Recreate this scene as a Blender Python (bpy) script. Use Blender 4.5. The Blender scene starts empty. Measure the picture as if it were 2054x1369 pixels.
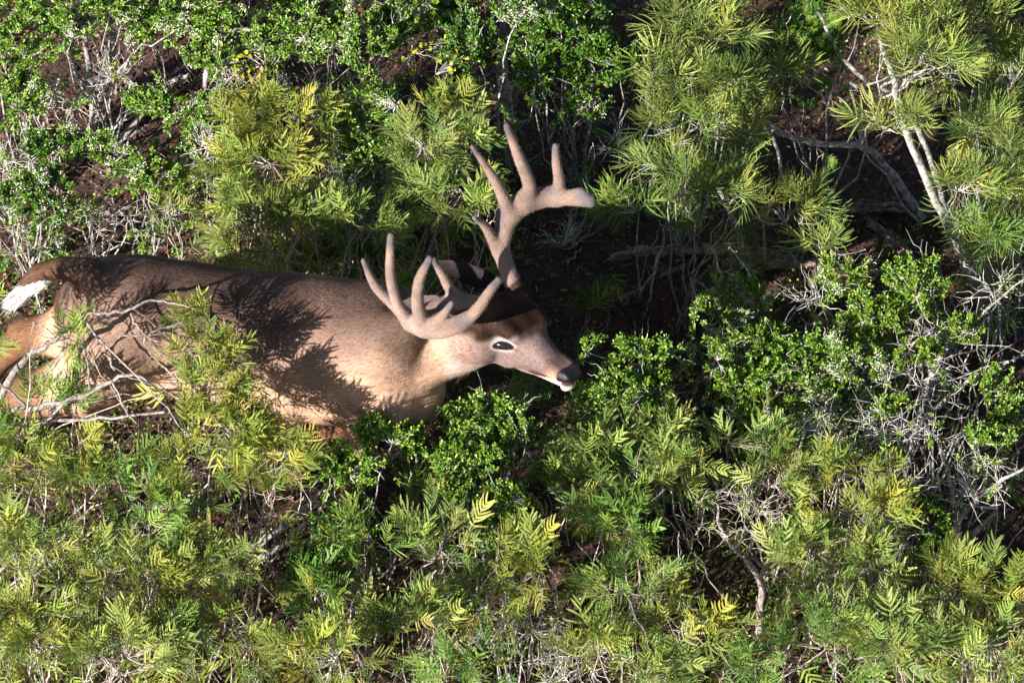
import bpy, math, random
import numpy as np
from mathutils import Vector, Matrix

# ------------------------------------------------------------------ camera, sky, sun, exposure
scene = bpy.context.scene
C = scene.collection
SUN_EL = math.radians(26)
ELEV = math.radians(50)
DIST = 30.0
TGT = np.array([0.0, 0.0, 0.73])
LENS = 36.0 * DIST / (2054 / 700.0)
cam = bpy.data.cameras.new('camera')
camo = bpy.data.objects.new('camera', cam); C.objects.link(camo)
cam.lens = LENS; cam.sensor_width = 36.0; cam.clip_start = 0.5; cam.clip_end = 3000
CAM = TGT + DIST * np.array([0, -math.cos(ELEV), math.sin(ELEV)])
camo.location = CAM
camo.rotation_euler = (math.pi / 2 - ELEV, 0, 0)
scene.camera = camo

world = bpy.data.worlds.new('World'); scene.world = world; world.use_nodes = True
wn = world.node_tree; wn.nodes.clear()
sky = wn.nodes.new('ShaderNodeTexSky'); sky.sky_type = 'NISHITA'; sky.sun_disc = False
sky.sun_elevation = SUN_EL; sky.sun_rotation = math.radians(225)
bg = wn.nodes.new('ShaderNodeBackground'); bg.inputs['Strength'].default_value = 0.044
wo = wn.nodes.new('ShaderNodeOutputWorld')
wn.links.new(sky.outputs[0], bg.inputs[0]); wn.links.new(bg.outputs[0], wo.inputs[0])

sl = bpy.data.lights.new('sun', 'SUN'); sl.energy = 5.0; sl.angle = math.radians(0.5); sl.color = (1.0, 0.94, 0.87)
so = bpy.data.objects.new('sun', sl); C.objects.link(so)
ldir = Vector((math.cos(SUN_EL) * math.sin(math.radians(45)), math.cos(SUN_EL) * math.cos(math.radians(45)), -math.sin(SUN_EL)))
so.rotation_euler = ldir.to_track_quat('-Z', 'Y').to_euler()
scene.view_settings.view_transform = 'Standard'; scene.view_settings.look = 'None'
scene.view_settings.exposure = 1.52; scene.view_settings.gamma = 1.0

# ------------------------------------------------------------------ helpers
FPX = 2054 * LENS / 36.0
RIGHT = np.array([1.0, 0, 0]); FWD = np.array([0, math.cos(ELEV), -math.sin(ELEV)]); UPV = np.array([0, math.sin(ELEV), math.cos(ELEV)])
def ray(px, py):
    return FWD + RIGHT * (px - 1027) / FPX - UPV * (py - 684.5) / FPX
def U(px, py, y):          # design-time measuring: point of the sight line at depth y
    d = ray(px, py); return CAM + d * (y - CAM[1]) / d[1]
def Z(px, py, z):          # ... at height z
    d = ray(px, py); return CAM + d * (z - CAM[2]) / d[2]
def nrm(v):
    v = np.asarray(v, float); return v / (np.linalg.norm(v, axis=-1, keepdims=True) + 1e-12)

def link(name, me, mat=None, parent=None, smooth=True):
    o = bpy.data.objects.new(name, me); C.objects.link(o)
    if mat: me.materials.append(mat)
    if parent is not None: o.parent = parent
    if smooth: me.polygons.foreach_set('use_smooth', np.ones(len(me.polygons), bool))
    return o
def np_mesh(name, V, F, col=None):
    """V (n,3), F list of arrays (m,k); col (n,3) point colours"""
    me = bpy.data.meshes.new(name)
    if not isinstance(F, list): F = [F]
    F = [f for f in F if len(f)]
    me.vertices.add(len(V)); me.vertices.foreach_set('co', np.asarray(V, np.float32).ravel())
    loops = np.concatenate([f.ravel() for f in F]); cnt = np.concatenate([np.full(len(f), f.shape[1]) for f in F])
    me.loops.add(len(loops)); me.loops.foreach_set('vertex_index', loops.astype(np.int32))
    me.polygons.add(len(cnt)); st = np.concatenate([[0], np.cumsum(cnt)[:-1]])
    me.polygons.foreach_set('loop_start', st.astype(np.int32))
    try: me.polygons.foreach_set('loop_total', cnt.astype(np.int32))
    except Exception: pass
    me.update(calc_edges=True)
    if col is not None:
        a = me.attributes.new('tint', 'FLOAT_COLOR', 'POINT')
        a.data.foreach_set('color', np.concatenate([col, np.ones((len(V), 1))], 1).astype(np.float32).ravel())
    return me
def root_at(name, loc, label, cat, group=None):
    o = bpy.data.objects.new(name, None); C.objects.link(o); o.location = (0, 0, 0)
    o.location = Vector([float(c) for c in loc]); o['label'] = label; o['category'] = cat
    if group: o['group'] = group
    o.empty_display_size = 0.05
    return o

class Acc:                 # collects geometry of ONE mesh
    def __init__(s): s.V = []; s.F = {}; s.Cc = []; s.n = 0
    def add(s, V, F, col):
        V = np.asarray(V, float)
        s.V.append(V)
        for f in (F if isinstance(F, list) else [F]):
            s.F.setdefault(f.shape[1], []).append(f + s.n)
        c = np.asarray(col, float)
        if c.ndim == 1: c = np.tile(c, (len(V), 1))
        s.Cc.append(c); s.n += len(V)
    def build(s, name, mat, parent=None, smooth=True):
        if not s.V: return None
        V = np.concatenate(s.V)
        if parent is not None: V = V - np.array(parent_world(parent))
        me = np_mesh(name, V, [np.concatenate(s.F[k]) for k in s.F], np.concatenate(s.Cc))
        return link(name, me, mat, parent, smooth)
def parent_world(p):
    v = Vector((0, 0, 0))
    while p is not None: v = v + p.location; p = p.parent
    return v

def tube(acc, P, R, n=5, col=(1, 1, 1), jit=0.0, rng=None):
    P = np.asarray(P, float); R = np.asarray(R, float); m = len(P)
    T = np.gradient(P, axis=0); T = nrm(T)
    ref = np.array([0.31, 0.87, 0.38]); ref = np.tile(ref, (m, 1))
    A = nrm(np.cross(T, ref)); B = np.cross(T, A)
    ang = np.arange(n) * 2 * math.pi / n
    ring = np.cos(ang)[None, :, None] * A[:, None, :] + np.sin(ang)[None, :, None] * B[:, None, :]
    rr = R[:, None, None]
    if jit and rng is not None: rr = rr * (1 + jit * rng.uniform(-1, 1, (m, n, 1)))
    V = (P[:, None, :] + ring * rr).reshape(-1, 3)
    i = np.arange(m - 1)[:, None] * n; j = np.arange(n)[None, :]; j2 = (j + 1) % n
    F = np.stack([i + j, i + j2, i + n + j2, i + n + j], -1).reshape(-1, 4)
    V = np.concatenate([V, P[-1:] + T[-1:] * R[-1]]); k = len(V) - 1
    cap = np.stack([np.full(n, k), (m - 1) * n + (np.arange(n) + 1) % n, (m - 1) * n + np.arange(n)][::1], -1)
    acc.add(V, [F, cap], col)

def curve(a, b, rng, seg=7, bend=0.12, jit=0.02, up=0.0):
    a = np.asarray(a, float); b = np.asarray(b, float); L = np.linalg.norm(b - a)
    mid = (a + b) / 2 + rng.normal(0, bend * L, 3) + np.array([0, 0, up * L])
    t = np.linspace(0, 1, seg)[:, None]
    P = (1 - t) ** 2 * a + 2 * t * (1 - t) * mid + t * t * b
    P[1:-1] += rng.normal(0, jit * L, (seg - 2, 3))
    return P
def spline(pts, seg=6):
    P = np.asarray(pts, float); n = len(P)
    Q = np.concatenate([[2 * P[0] - P[1]], P, [2 * P[-1] - P[-2]]]); out = []
    for i in range(n - 1):
        p0, p1, p2, p3 = Q[i:i + 4]
        for t in np.linspace(0, 1, seg, endpoint=False):
            out.append(0.5 * (2 * p1 + (p2 - p0) * t + (2 * p0 - 5 * p1 + 4 * p2 - p3) * t * t + (3 * p1 - p0 - 3 * p2 + p3) * t ** 3))
    out.append(P[-1]); return np.array(out)

# ------------------------------------------------------------------ materials
def mat_new(name):
    m = bpy.data.materials.new(name); m.use_nodes = True; nt = m.node_tree
    return m, nt, nt.nodes['Principled BSDF'], nt.nodes['Material Output']
def N(nt, t, **kw):
    n = nt.nodes.new(t)
    for k, v in kw.items():
        if k in n.inputs: n.inputs[k].default_value = v
        else: setattr(n, k, v)
    return n
def leaf_mat(name, rough, spec, trans):
    m, nt, b, out = mat_new(name)
    a = N(nt, 'ShaderNodeAttribute', attribute_name='tint')
    geo = N(nt, 'ShaderNodeNewGeometry')
    nz = N(nt, 'ShaderNodeTexNoise', Scale=220.0, Detail=2.0)
    nt.links.new(geo.outputs['Position'], nz.inputs['Vector'])
    mr = N(nt, 'ShaderNodeMapRange'); mr.inputs['To Min'].default_value = 0.65; mr.inputs['To Max'].default_value = 1.35
    nt.links.new(nz.outputs['Fac'], mr.inputs['Value'])
    mx = N(nt, 'ShaderNodeVectorMath', operation='SCALE')
    nt.links.new(a.outputs['Color'], mx.inputs[0]); nt.links.new(mr.outputs[0], mx.inputs['Scale'])
    nt.links.new(mx.outputs[0], b.inputs['Base Color'])
    b.inputs['Roughness'].default_value = rough; b.inputs['Specular IOR Level'].default_value = spec
    tr = N(nt, 'ShaderNodeBsdfTranslucent'); nt.links.new(mx.outputs[0], tr.inputs['Color'])
    ms = N(nt, 'ShaderNodeMixShader', Fac=trans)
    nt.links.new(b.outputs[0], ms.inputs[1]); nt.links.new(tr.outputs[0], ms.inputs[2]); nt.links.new(ms.outputs[0], out.inputs['Surface'])
    return m
M_FERN = leaf_mat('feathery_leaf', 0.55, 0.35, 0.22)
M_SMALL = leaf_mat('glossy_small_leaf', 0.36, 0.5, 0.2)
M_LITTER = leaf_mat('dry_litter', 0.9, 0.1, 0.05)

def bark_mat(name, c1, c2, c3, sc=60.0):
    m, nt, b, out = mat_new(name)
    geo = N(nt, 'ShaderNodeNewGeometry')
    n1 = N(nt, 'ShaderNodeTexNoise', Scale=sc, Detail=5.0, Roughness=0.65)
    n2 = N(nt, 'ShaderNodeTexNoise', Scale=sc * 3.1, Detail=3.0)
    for n in (n1, n2): nt.links.new(geo.outputs['Position'], n.inputs['Vector'])
    cr = N(nt, 'ShaderNodeValToRGB'); e = cr.color_ramp.elements
    e[0].position = 0.34; e[0].color = (*c1, 1); e[1].position = 0.62; e[1].color = (*c3, 1)
    k = e.new(0.47); k.color = (*c2, 1)
    nt.links.new(n1.outputs['Fac'], cr.inputs[0])
    a = N(nt, 'ShaderNodeAttribute', attribute_name='tint')
    mx = N(nt, 'ShaderNodeMix', data_type='RGBA', blend_type='MULTIPLY'); mx.inputs[0].default_value = 1.0
    nt.links.new(cr.outputs[0], mx.inputs[6]); nt.links.new(a.outputs['Color'], mx.inputs[7])
    nt.links.new(mx.outputs[2], b.inputs['Base Color'])
    b.inputs['Roughness'].default_value = 0.85
    bp = N(nt, 'ShaderNodeBump', Strength=0.7, Distance=0.003)
    nt.links.new(n2.outputs['Fac'], bp.inputs['Height']); nt.links.new(bp.outputs[0], b.inputs['Normal'])
    return m
M_BARK = bark_mat('pale_grey_bark', (0.10, 0.085, 0.08), (0.26, 0.235, 0.22), (0.50, 0.48, 0.45))
M_TWIG = bark_mat('twig_bark', (0.13, 0.095, 0.08), (0.28, 0.23, 0.20), (0.46, 0.42, 0.39), 90)
M_WOOD = bark_mat('weathered_wood', (0.05, 0.03, 0.025), (0.16, 0.11, 0.09), (0.34, 0.25, 0.2), 45)
M_LICH = leaf_mat('lichen', 0.95, 0.05, 0.1)

# ------------------------------------------------------------------ ground
def ground_h(x, y):
    return (0.02 * np.sin(3.1 * x + 1.3) * np.cos(2.7 * y) + 0.012 * np.sin(8.3 * x + 2 * y) + 0.01 * np.sin(11 * y - 4 * x)
            + 0.006 * np.sin(23 * x + 17 * y) * np.sin(19 * y - 7 * x)) - 0.02
def make_ground():
    a = np.concatenate([[-1500, -400, -100, -30, -12, -6], np.arange(-3.0, 3.01, 0.03), [6, 12, 30, 100, 400, 1500]])
    X, Y = np.meshgrid(a, a, indexing='ij'); n = len(a)
    near = np.exp(-(np.maximum(np.abs(X) - 3, 0) + np.maximum(np.abs(Y) - 3, 0)))
    Zz = ground_h(X, Y) * near
    V = np.stack([X, Y, Zz], -1).reshape(-1, 3)
    i = np.arange(n - 1)[:, None] * n + np.arange(n - 1)[None, :]
    F = np.stack([i, i + n, i + n + 1, i + 1], -1).reshape(-1, 4)
    m, nt, b, out = mat_new('soil')
    geo = N(nt, 'ShaderNodeNewGeometry')
    n1 = N(nt, 'ShaderNodeTexNoise', Scale=9.0, Detail=9.0, Roughness=0.7)
    n2 = N(nt, 'ShaderNodeTexNoise', Scale=70.0, Detail=6.0, Roughness=0.7)
    for q in (n1, n2): nt.links.new(geo.outputs['Position'], q.inputs['Vector'])
    cr = N(nt, 'ShaderNodeValToRGB'); e = cr.color_ramp.elements
    e[0].position = 0.3; e[0].color = (0.024, 0.011, 0.008, 1); e[1].position = 0.72; e[1].color = (0.15, 0.085, 0.06, 1)
    k = e.new(0.5); k.color = (0.06, 0.030, 0.021, 1)
    ad = N(nt, 'ShaderNodeMath', operation='MULTIPLY_ADD'); ad.inputs[1].default_value = 0.5
    hf = N(nt, 'ShaderNodeMath', operation='MULTIPLY'); hf.inputs[1].default_value = 0.5
    nt.links.new(n1.outputs['Fac'], hf.inputs[0]); nt.links.new(n2.outputs['Fac'], ad.inputs[0]); nt.links.new(hf.outputs[0], ad.inputs[2])
    nt.links.new(ad.outputs[0], cr.inputs[0]); nt.links.new(cr.outputs[0], b.inputs['Base Color'])
    b.inputs['Roughness'].default_value = 0.95
    bp = N(nt, 'ShaderNodeBump', Strength=1.0, Distance=0.02); nt.links.new(n2.outputs['Fac'], bp.inputs['Height'])
    nt.links.new(bp.outputs[0], b.inputs['Normal'])
    o = link('ground', np_mesh('ground', V, F), m); o['kind'] = 'structure'
make_ground()

def litter():
    rng = np.random.default_rng(5); acc = Acc(); n = 52000
    P = np.stack([rng.uniform(-1.9, 1.9, n), rng.uniform(-1.1, 2.3, n), np.zeros(n)], 1)
    P[:, 2] = ground_h(P[:, 0], P[:, 1]) + rng.uniform(0.001, 0.012, n)
    ang = rng.uniform(0, 6.28, n); L = rng.uniform(0.004, 0.014, n) ; W = L * rng.uniform(0.15, 0.6, n)
    til = rng.normal(0, 0.4, n)
    d = np.stack([np.cos(ang), np.sin(ang), til], 1); d = nrm(d)
    s = nrm(np.cross(d, np.array([0, 0, 1.0]) + rng.normal(0, 0.4, (n, 3))))
    V = np.stack([P - d * L[:, None], P + s * W[:, None], P + d * L[:, None], P - s * W[:, None]], 1).reshape(-1, 3)
    F = np.arange(4 * n).reshape(-1, 4)
    base = np.array([[0.16, 0.08, 0.05], [0.25, 0.15, 0.1], [0.09, 0.035, 0.02], [0.3, 0.22, 0.16], [0.2, 0.06, 0.03]])
    col = np.repeat(base[rng.integers(0, 5, n)] * rng.uniform(0.3, 1.0, (n, 1)), 4, 0)
    acc.add(V, F, col)
    o = acc.build('leaf_litter', M_LITTER, None, False); o['kind'] = 'stuff'
    o['label'] = 'reddish brown leaf litter and dry crumbs covering the soil'; o['category'] = 'leaf litter'
    acc = Acc()
    for i in range(1500):
        x, y = rng.uniform(-1.9, 1.9), rng.uniform(-1.1, 2.3); a = rng.uniform(0, 6.28); L = rng.uniform(0.04, 0.2)
        z = ground_h(x, y) + 0.006
        p = np.array([x, y, z]); q = p + L * np.array([math.cos(a), math.sin(a), rng.uniform(-0.02, 0.35)])
        P = curve(p, q, rng, 5, 0.1, 0.03); r = rng.uniform(0.0008, 0.0022)
        tube(acc, P, np.linspace(r, r * 0.5, 5), 3, np.array([0.8, 0.68, 0.6]) * rng.uniform(0.3, 0.9))
    o = acc.build('dry_twigs', M_TWIG, None); o['kind'] = 'stuff'
    o['label'] = 'thin dead twigs strewn over the shaded soil'; o['category'] = 'twigs'
litter()
# ------------------------------------------------------------------ implicit surfaces
def smin(a, b, k):
    h = np.maximum(k - np.abs(a - b), 0) / k
    return np.minimum(a, b) - h * h * k * 0.25
class Field:
    def __init__(s, xs, ys, zs):
        s.ax = [np.asarray(a, np.float32) for a in (xs, ys, zs)]
        s.F = np.full((len(xs), len(ys), len(zs)), 0.08, np.float32)
    def box(s, lo, hi, pad):
        sl = []
        for a, l, h in zip(s.ax, lo, hi):
            i = max(np.searchsorted(a, l - pad) - 1, 0); j = min(np.searchsorted(a, h + pad) + 1, len(a)); sl.append(slice(i, max(j, i + 1)))
        return tuple(sl)
    def grid(s, sl):
        return np.meshgrid(*[a[q] for a, q in zip(s.ax, sl)], indexing='ij', sparse=True)
    def cone(s, a, b, ra, rb, k=0.03, sub=False):
        a = np.asarray(a, float); b = np.asarray(b, float); r = max(ra, rb)
        sl = s.box(np.minimum(a, b) - r, np.maximum(a, b) + r, k + 0.012)
        X, Y, Zz = s.grid(sl); d = b - a; dd = float(d @ d) + 1e-9
        t = np.clip(((X - a[0]) * d[0] + (Y - a[1]) * d[1] + (Zz - a[2]) * d[2]) / dd, 0, 1)
        D = np.sqrt((X - a[0] - t * d[0]) ** 2 + (Y - a[1] - t * d[1]) ** 2 + (Zz - a[2] - t * d[2]) ** 2) - (ra + (rb - ra) * t)
        s.put(sl, D, k, sub)
    def put(s, sl, D, k, sub=False):
        D = D.astype(np.float32)
        s.F[sl] = -smin(-s.F[sl], D, k) if sub else smin(s.F[sl], D, k)
    def chain(s, pts, rs, k=0.03):
        pts = np.array([np.asarray(p, float) for p in pts]); R = max(rs)
        sl = s.box(pts.min(0) - R, pts.max(0) + R, k + 0.012); T = Field(*[a[q] for a, q in zip(s.ax, sl)])
        for i in range(len(pts) - 1):
            a, b, ra, rb = pts[i], pts[i + 1], rs[i], rs[i + 1]; rm = max(ra, rb)
            q = T.box(np.minimum(a, b) - rm, np.maximum(a, b) + rm, k + 0.012); X, Y, Zz = T.grid(q); d = b - a; dd = float(d @ d) + 1e-9
            t = np.clip(((X - a[0]) * d[0] + (Y - a[1]) * d[1] + (Zz - a[2]) * d[2]) / dd, 0, 1)
            D = np.sqrt((X - a[0] - t * d[0]) ** 2 + (Y - a[1] - t * d[1]) ** 2 + (Zz - a[2] - t * d[2]) ** 2) - (ra + (rb - ra) * t)
            T.F[q] = np.minimum(T.F[q], D.astype(np.float32))
        s.put(sl, T.F, k)
    def ell(s, c, axes, rad, k=0.03, sub=False):
        c = np.asarray(c, float); R = max(rad)
        sl = s.box(c - R, c + R, k + 0.012); X, Y, Zz = s.grid(sl); q = 0
        for a, r in zip(axes, rad):
            a = nrm(a); q = q + (((X - c[0]) * a[0] + (Y - c[1]) * a[1] + (Zz - c[2]) * a[2]) / r) ** 2
        q = np.sqrt(q); s.put(sl, (q - 1) * min(rad), k, sub)
    def mesh(s, smooth=2):
        F = s.F; nx, ny, nz = F.shape; ins = F < 0
        cnt = np.zeros((nx - 1, ny - 1, nz - 1), np.int8)
        for i in (0, 1):
            for j in (0, 1):
                for k in (0, 1): cnt += ins[i:nx - 1 + i, j:ny - 1 + j, k:nz - 1 + k]
        act = np.argwhere((cnt > 0) & (cnt < 8)); idx = np.full(cnt.shape, -1, np.int32); idx[tuple(act.T)] = np.arange(len(act))
        pos = np.zeros((len(act), 3)); num = np.zeros(len(act))
        for ax in range(3):
            o1, o2 = [a for a in range(3) if a != ax]
            for i in (0, 1):
                for j in (0, 1):
                    p = act.copy(); p[:, o1] += i; p[:, o2] += j; q = p.copy(); q[:, ax] += 1
                    fa = F[tuple(p.T)].astype(float); fb = F[tuple(q.T)].astype(float); cr = (fa < 0) != (fb < 0)
                    t = np.where(cr, fa / np.where(cr, fa - fb, 1), 0)
                    W = np.stack([s.ax[c][p[:, c]] for c in range(3)], 1).astype(float)
                    W[:, ax] += t * (s.ax[ax][q[:, ax]] - s.ax[ax][p[:, ax]])
                    pos[cr] += W[cr]; num[cr] += 1
        V = pos / num[:, None]; faces = []
        for ax in range(3):
            o1, o2 = [(1, 2), (2, 0), (0, 1)][ax]
            sa = [slice(None)] * 3; sb = [slice(None)] * 3; sa[ax] = slice(0, -1); sb[ax] = slice(1, None)
            A = ins[tuple(sa)]; B = ins[tuple(sb)]
            for inv in (0, 1):
                e = np.argwhere((A & ~B) if not inv else (~A & B))
                e = e[(e[:, o1] > 0) & (e[:, o2] > 0)]
                def g(a, b):
                    q = e.copy(); q[:, o1] -= a; q[:, o2] -= b
                    return idx[np.minimum(q[:, 0], nx - 2), np.minimum(q[:, 1], ny - 2), np.minimum(q[:, 2], nz - 2)]
                f = np.stack([g(1, 1), g(0, 1), g(0, 0), g(1, 0)], 1)
                if inv: f = f[:, ::-1]
                faces.append(f)
        Fc = np.concatenate(faces); Fc = Fc[(Fc >= 0).all(1)]
        for _ in range(smooth):
            S = np.zeros_like(V); n = np.zeros(len(V))
            for a, b in ((0, 1), (1, 2), (2, 3), (3, 0)):
                np.add.at(S, Fc[:, a], V[Fc[:, b]]); np.add.at(S, Fc[:, b], V[Fc[:, a]])
                np.add.at(n, Fc[:, a], 1); np.add.at(n, Fc[:, b], 1)
            V = 0.5 * V + 0.5 * S / np.maximum(n, 1)[:, None]
        return V, Fc
def normals(V, F):
    n = np.cross(V[F[:, 2]] - V[F[:, 0]], V[F[:, 3]] - V[F[:, 1]]); vn = np.zeros_like(V)
    for k in range(4): np.add.at(vn, F[:, k], n)
    return nrm(vn), n
def hairs(V, F, col, n, rng, flow, length, width, lift, keep=None, colvar=0.35):
    vn, fn = normals(V, F); area = np.linalg.norm(fn, axis=1)
    if keep is not None: area = area * keep(V[F].mean(1))
    f = rng.choice(len(F), n, p=area / area.sum())
    w = rng.dirichlet([1, 1, 1, 1], n); P = (V[F[f]] * w[..., None]).sum(1); Nn = nrm(vn[F[f]].mean(1)); c = col[F[f, 0]]
    d = flow(P); d = d + rng.normal(0, 0.22, (n, 3)); d = nrm(d - (d * Nn).sum(1)[:, None] * Nn)
    L = (length(P) if callable(length) else length) * rng.uniform(0.6, 1.25, n)
    lf = lift * rng.uniform(0.4, 1.5, n)
    tip = P + d * L[:, None] + Nn * (L * lf)[:, None]; s = np.cross(d, Nn) * width
    V2 = np.stack([P - s - Nn * 0.001, P + s - Nn * 0.001, tip], 1).reshape(-1, 3)
    cc = np.repeat(c * rng.uniform(1 - colvar, 1 + colvar, (n, 1)), 3, 0)
    cc[2::3] *= 1.12
    return V2, np.arange(3 * n).reshape(-1, 3), cc

# ------------------------------------------------------------------ the deer
def fur_mat(name, rough=0.75, bump=0.5, sheen=0.0, sx=40, var=0.12):
    m, nt, b, out = mat_new(name)
    a = N(nt, 'ShaderNodeAttribute', attribute_name='tint')
    geo = N(nt, 'ShaderNodeNewGeometry'); mp = N(nt, 'ShaderNodeMapping'); mp.inputs['Scale'].default_value = (0.35, 1, 1)
    nt.links.new(geo.outputs['Position'], mp.inputs['Vector'])
    n1 = N(nt, 'ShaderNodeTexNoise', Scale=260.0, Detail=3.0, Roughness=0.7); n2 = N(nt, 'ShaderNodeTexNoise', Scale=18.0, Detail=3.0)
    for n in (n1, n2): nt.links.new(mp.outputs[0], n.inputs['Vector'])
    m1 = N(nt, 'ShaderNodeMapRange'); m1.inputs['From Min'].default_value = 0.25; m1.inputs['From Max'].default_value = 0.75; m1.inputs['To Min'].default_value = 0.72; m1.inputs['To Max'].default_value = 1.3
    m2 = N(nt, 'ShaderNodeMapRange'); m2.inputs['From Min'].default_value = 0.3; m2.inputs['From Max'].default_value = 0.7; m2.inputs['To Min'].default_value = 1 - var; m2.inputs['To Max'].default_value = 1 + var
    nt.links.new(n1.outputs['Fac'], m1.inputs['Value']); nt.links.new(n2.outputs['Fac'], m2.inputs['Value'])
    mu = N(nt, 'ShaderNodeMath', operation='MULTIPLY'); nt.links.new(m1.outputs[0], mu.inputs[0]); nt.links.new(m2.outputs[0], mu.inputs[1])
    mx = N(nt, 'ShaderNodeVectorMath', operation='SCALE'); nt.links.new(a.outputs['Color'], mx.inputs[0]); nt.links.new(mu.outputs[0], mx.inputs['Scale'])
    nt.links.new(mx.outputs[0], b.inputs['Base Color'])
    bw = N(nt, 'ShaderNodeRGBToBW'); nt.links.new(a.outputs['Color'], bw.inputs[0])
    rr = N(nt, 'ShaderNodeMapRange'); rr.inputs['From Min'].default_value = 0.0085; rr.inputs['From Max'].default_value = 0.0105; rr.inputs['To Min'].default_value = 0.38; rr.inputs['To Max'].default_value = rough
    nt.links.new(bw.outputs[0], rr.inputs['Value']); nt.links.new(rr.outputs[0], b.inputs['Roughness'])
    rs = N(nt, 'ShaderNodeMapRange'); rs.inputs['From Min'].default_value = 0.0085; rs.inputs['From Max'].default_value = 0.0105; rs.inputs['To Min'].default_value = 0.28; rs.inputs['To Max'].default_value = 0.10
    nt.links.new(bw.outputs[0], rs.inputs['Value']); nt.links.new(rs.outputs[0], b.inputs['Specular IOR Level'])
    b.inputs['Sheen Weight'].default_value = sheen
    bp = N(nt, 'ShaderNodeBump', Strength=bump, Distance=0.004); nt.links.new(n1.outputs['Fac'], bp.inputs['Height']); nt.links.new(bp.outputs[0], b.inputs['Normal'])
    return m

def ramp(x, a, b): 
    t = np.clip((x - a) / (b - a), 0, 1); return t * t * (3 - 2 * t)
def mixc(c, d, t): return c * (1 - t[:, None]) + np.asarray(d) * t[:, None]

def project(P):
    q = P - CAM; w = q @ FWD
    return 1027 + FPX * (q @ RIGHT) / w, 684.5 - FPX * (q @ UPV) / w

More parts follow.
